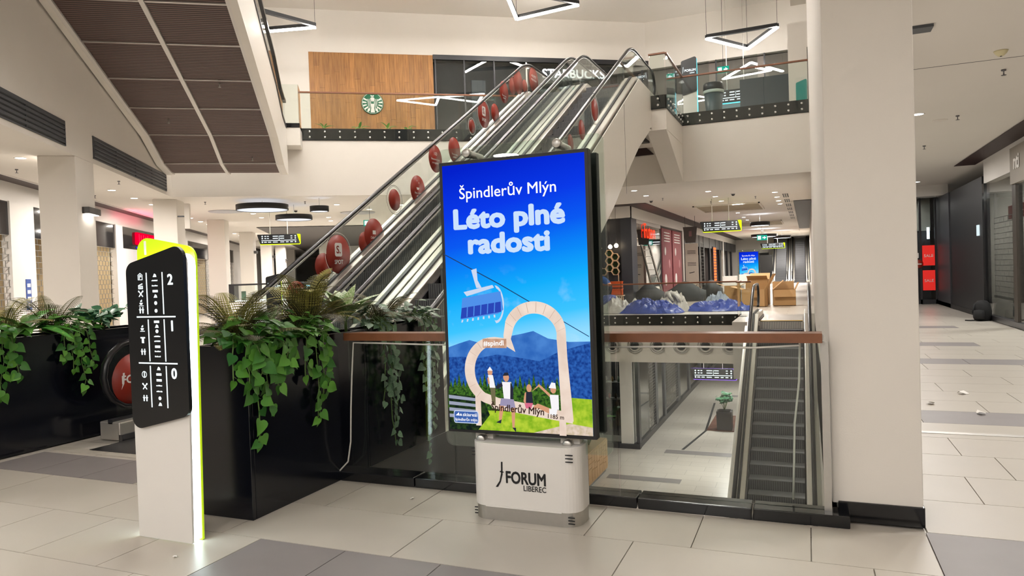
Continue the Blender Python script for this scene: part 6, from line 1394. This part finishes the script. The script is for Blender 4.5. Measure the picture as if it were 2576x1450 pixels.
fl = thing('lower_flower_shop', 'dim flower shop window on the lower floor', 'shop front', (-7.5, 28.4, -5.8))
MB().box(-12, -6.5, 30.5, 30.6, -5.8, -1.6).build('inner_wall', M_blackm, fl); MB().box(-12, -7.2, 28.38, 28.4, -5.6, -1.6).build('glass_pane', M_glassd, fl); MB().box(-12, -6.4, 28.3, 28.6, -5.8, -5.6).build('plinth', M_dark, fl)
for x in (-8.0, -8.9): MB().box(x, x+.05, 28.34, 28.42, -5.6, -1.6).build('mullion', M_steel, fl)
for k, z in enumerate((-3.2, -3.9)): MB().box(-9, -7.3, 28.8, 29.2, z, z+.03).build('shelf', M_steel, fl)
struct(MB().box(-7.18, -6.68, 28.35, 28.9, -5.6, -1.55), 'wall_lower_pier', M_wall)
random.seed(14)
for x, n, lab in ((-7.75, 30, 'flowering plant in the flower shop window nearest the pier'), (-8.3, 26, 'leafy plant in the flower shop window nearest the screen')): bush(lab, 'round', (x, 28.9, -5.2), n*2, .4, 1.0, (.12, .2), name='shop_plant')
for i in range(9): x = -7.4-.13*i; MB().lathe([(.0, 0), (.05, 0), (.06, .12), (.03, .2), (.0, .22)], (x, 29.0, (-3.17, -3.87)[i % 2]), 10).build('vase', random.choice(M_goods), label=ORD[i]+' small vase on the flower shop shelves, counted from the pier', cat='vase', group='vases in the flower shop')
ls = thing('lower_shop_row', 'grey shop fronts receding along the lower floor', 'shop front', (-6.45, 36, -5.8))
MB().box(-7.9, -7.8, 30.7, 60, -5.8, -1.56).build('inner_wall', mat('lower_grey', '#77736c', .6), ls); MB().box(-6.6, -6.42, 28.4, 60, -5.8, -5.55).build('plinth', M_dark, ls)
for y, w in ((28.4, .35), (31.9, .5), (34.0, .4), (37.8, .7), (41.5, .6), (46, .6), (51, .6)): MB().box(-6.55, -6.43, y, y+w, -5.8, -1.55).build('post', M_dark if y < 30 else M_grille, ls)
for y0, y1 in ((28.8, 30.7), (32.4, 34.0), (38.5, 41.5)): MB().box(-6.5, -6.485, y0, y1, -5.55, -1.6).build('glass_pane', M_glassd, ls)
gate('honeycomb roller grille on the lower floor, nearer the flower shop', (-6.46, 30.75, -5.55), (0, 1, 0), 1.15, 3.4, .24, .13, 0, 'lower roller grilles'); gate('honeycomb roller grille on the lower floor, farther along', (-6.46, 34.4, -5.3), (0, 1, 0), 3.4, 3.2, .26, .14, 0, 'lower roller grilles')
area_lamp((-7.1, 34, -1.7), .4, 20, NEUT); area_lamp((-8.3, 29.6, -1.8), .4, 10, NEUT)
struct(MB().prism([(-4.83, 28.7), (-4.72, 28.7), (-4.28, 32.3), (-4.68, 39), (-4.78, 39), (-4.38, 32.3)], 'z', -5.8, -5.795), 'trim_floor_slot', M_blackm)
dk_ = thing('wooden_deck', 'brown wooden deck strip beside the lower planter', 'deck', (-3.7, 34, -5.8))
for k in range(9): MB().box(-4.3, -1.6, 32.35+k*.38, 32.70+k*.38, -5.8, -5.77).build('plank', mat('deck_brown', '#6a4130', .6), dk_)
pl0 = thing('square_planter', 'tall grey square planter on the lower floor', 'planter', (-3.55, 32.6, -5.77))
vs = [(-3.86, 32.4), (-3.24, 32.4), (-3.24, 33.0), (-3.86, 33.0)]; mb = MB(); b_ = [(x*.0+x, y, -5.77) for x, y in vs]; tp = [(-3.55+(x+3.55)*1.06, 32.7+(y-32.7)*1.06, -4.95) for x, y in vs]
mb.add(b_+tp, [(0, 1, 2, 3), (4, 5, 6, 7), (0, 1, 5, 4), (1, 2, 6, 5), (2, 3, 7, 6), (3, 0, 4, 7)]); mb.build('pot', mat('pot_grey', '#3f3c3d', .5), pl0); MB().box(-3.8, -3.3, 32.45, 32.95, -4.94, -4.92).build('soil', M_soil, pl0)
random.seed(8); bush('small leafy shrub in the grey square planter', 'round', (-3.55, 32.7, -4.93), 110, .42, .8, (.11, .18), name='potted_shrub')
be = thing('white_bench', 'white bench on the lower floor beside the square planter', 'bench', (-2.5, 34, -5.8)); MB().box(-2.95, -2.0, 33.0, 36.5, -5.4, -5.25).build('seat', M_white, be); MB().box(-2.85, -2.1, 33.2, 36.3, -5.77, -5.4).build('base', M_white, be); MB().box(-2.4, -2.0, 33.5, 37, -5.25, -4.6).build('backrest', M_white, be)
hanging_sign('hanging direction sign with a violet edge marked 0 on the lower floor', (-3.42, 28, -2.62), 1.75, .42, -1.55, 0, '#7b4fd0', '0')
hanging_sign('second direction sign behind the violet-edged one on the lower floor', (-3.5, 33, -2.45), 1.9, .45, -1.55, 0, '#8a9ad0')
# wooden crate planter with bamboo, half hidden by the screen foot
cr_ = thing('timber_planter', 'large light timber planter box with raised slats on the lower floor', 'planter', (-7.5, 23.7, -5.8)); M_tim = mat('timber_light', '#b48f66', .6, var=.1)
MB().box(-8.3, -6.88, 22.5, 25.0, -5.68, -4.6).build('body', M_tim, cr_); MB().box(-8.25, -6.93, 22.55, 24.95, -5.8, -5.68).build('plinth', M_steeld, cr_)
random.seed(2)
y = 22.55
while y < 24.9:
    w = RU(.15, .4); z = -5.62
    while z < -4.7:
        h = RU(.15, .5); MB().box(-6.88, -6.855, y+.012, min(24.97, y+w-.012), z+.012, min(-4.64, z+h-.012)).build('slat', M_tim, cr_); z += h
    y += w
random.seed(6); bush('bamboo-like plant with narrow leaves in the timber planter', 'spear', (-7.2, 23.8, -4.6), 110, .7, 1.1, (.22, .36), name='bamboo_plant')
# pale pier under the escalators seen through the near glass
struct(MB().box(-6.1, -5.1, 9.6, 10.2, -5.8, -.02), 'wall_lower_pier', M_wall); struct(MB().box(-4.9, -3.7, 9.9, 10.5, -5.8, -.02), 'wall_lower_pier', M_wall)
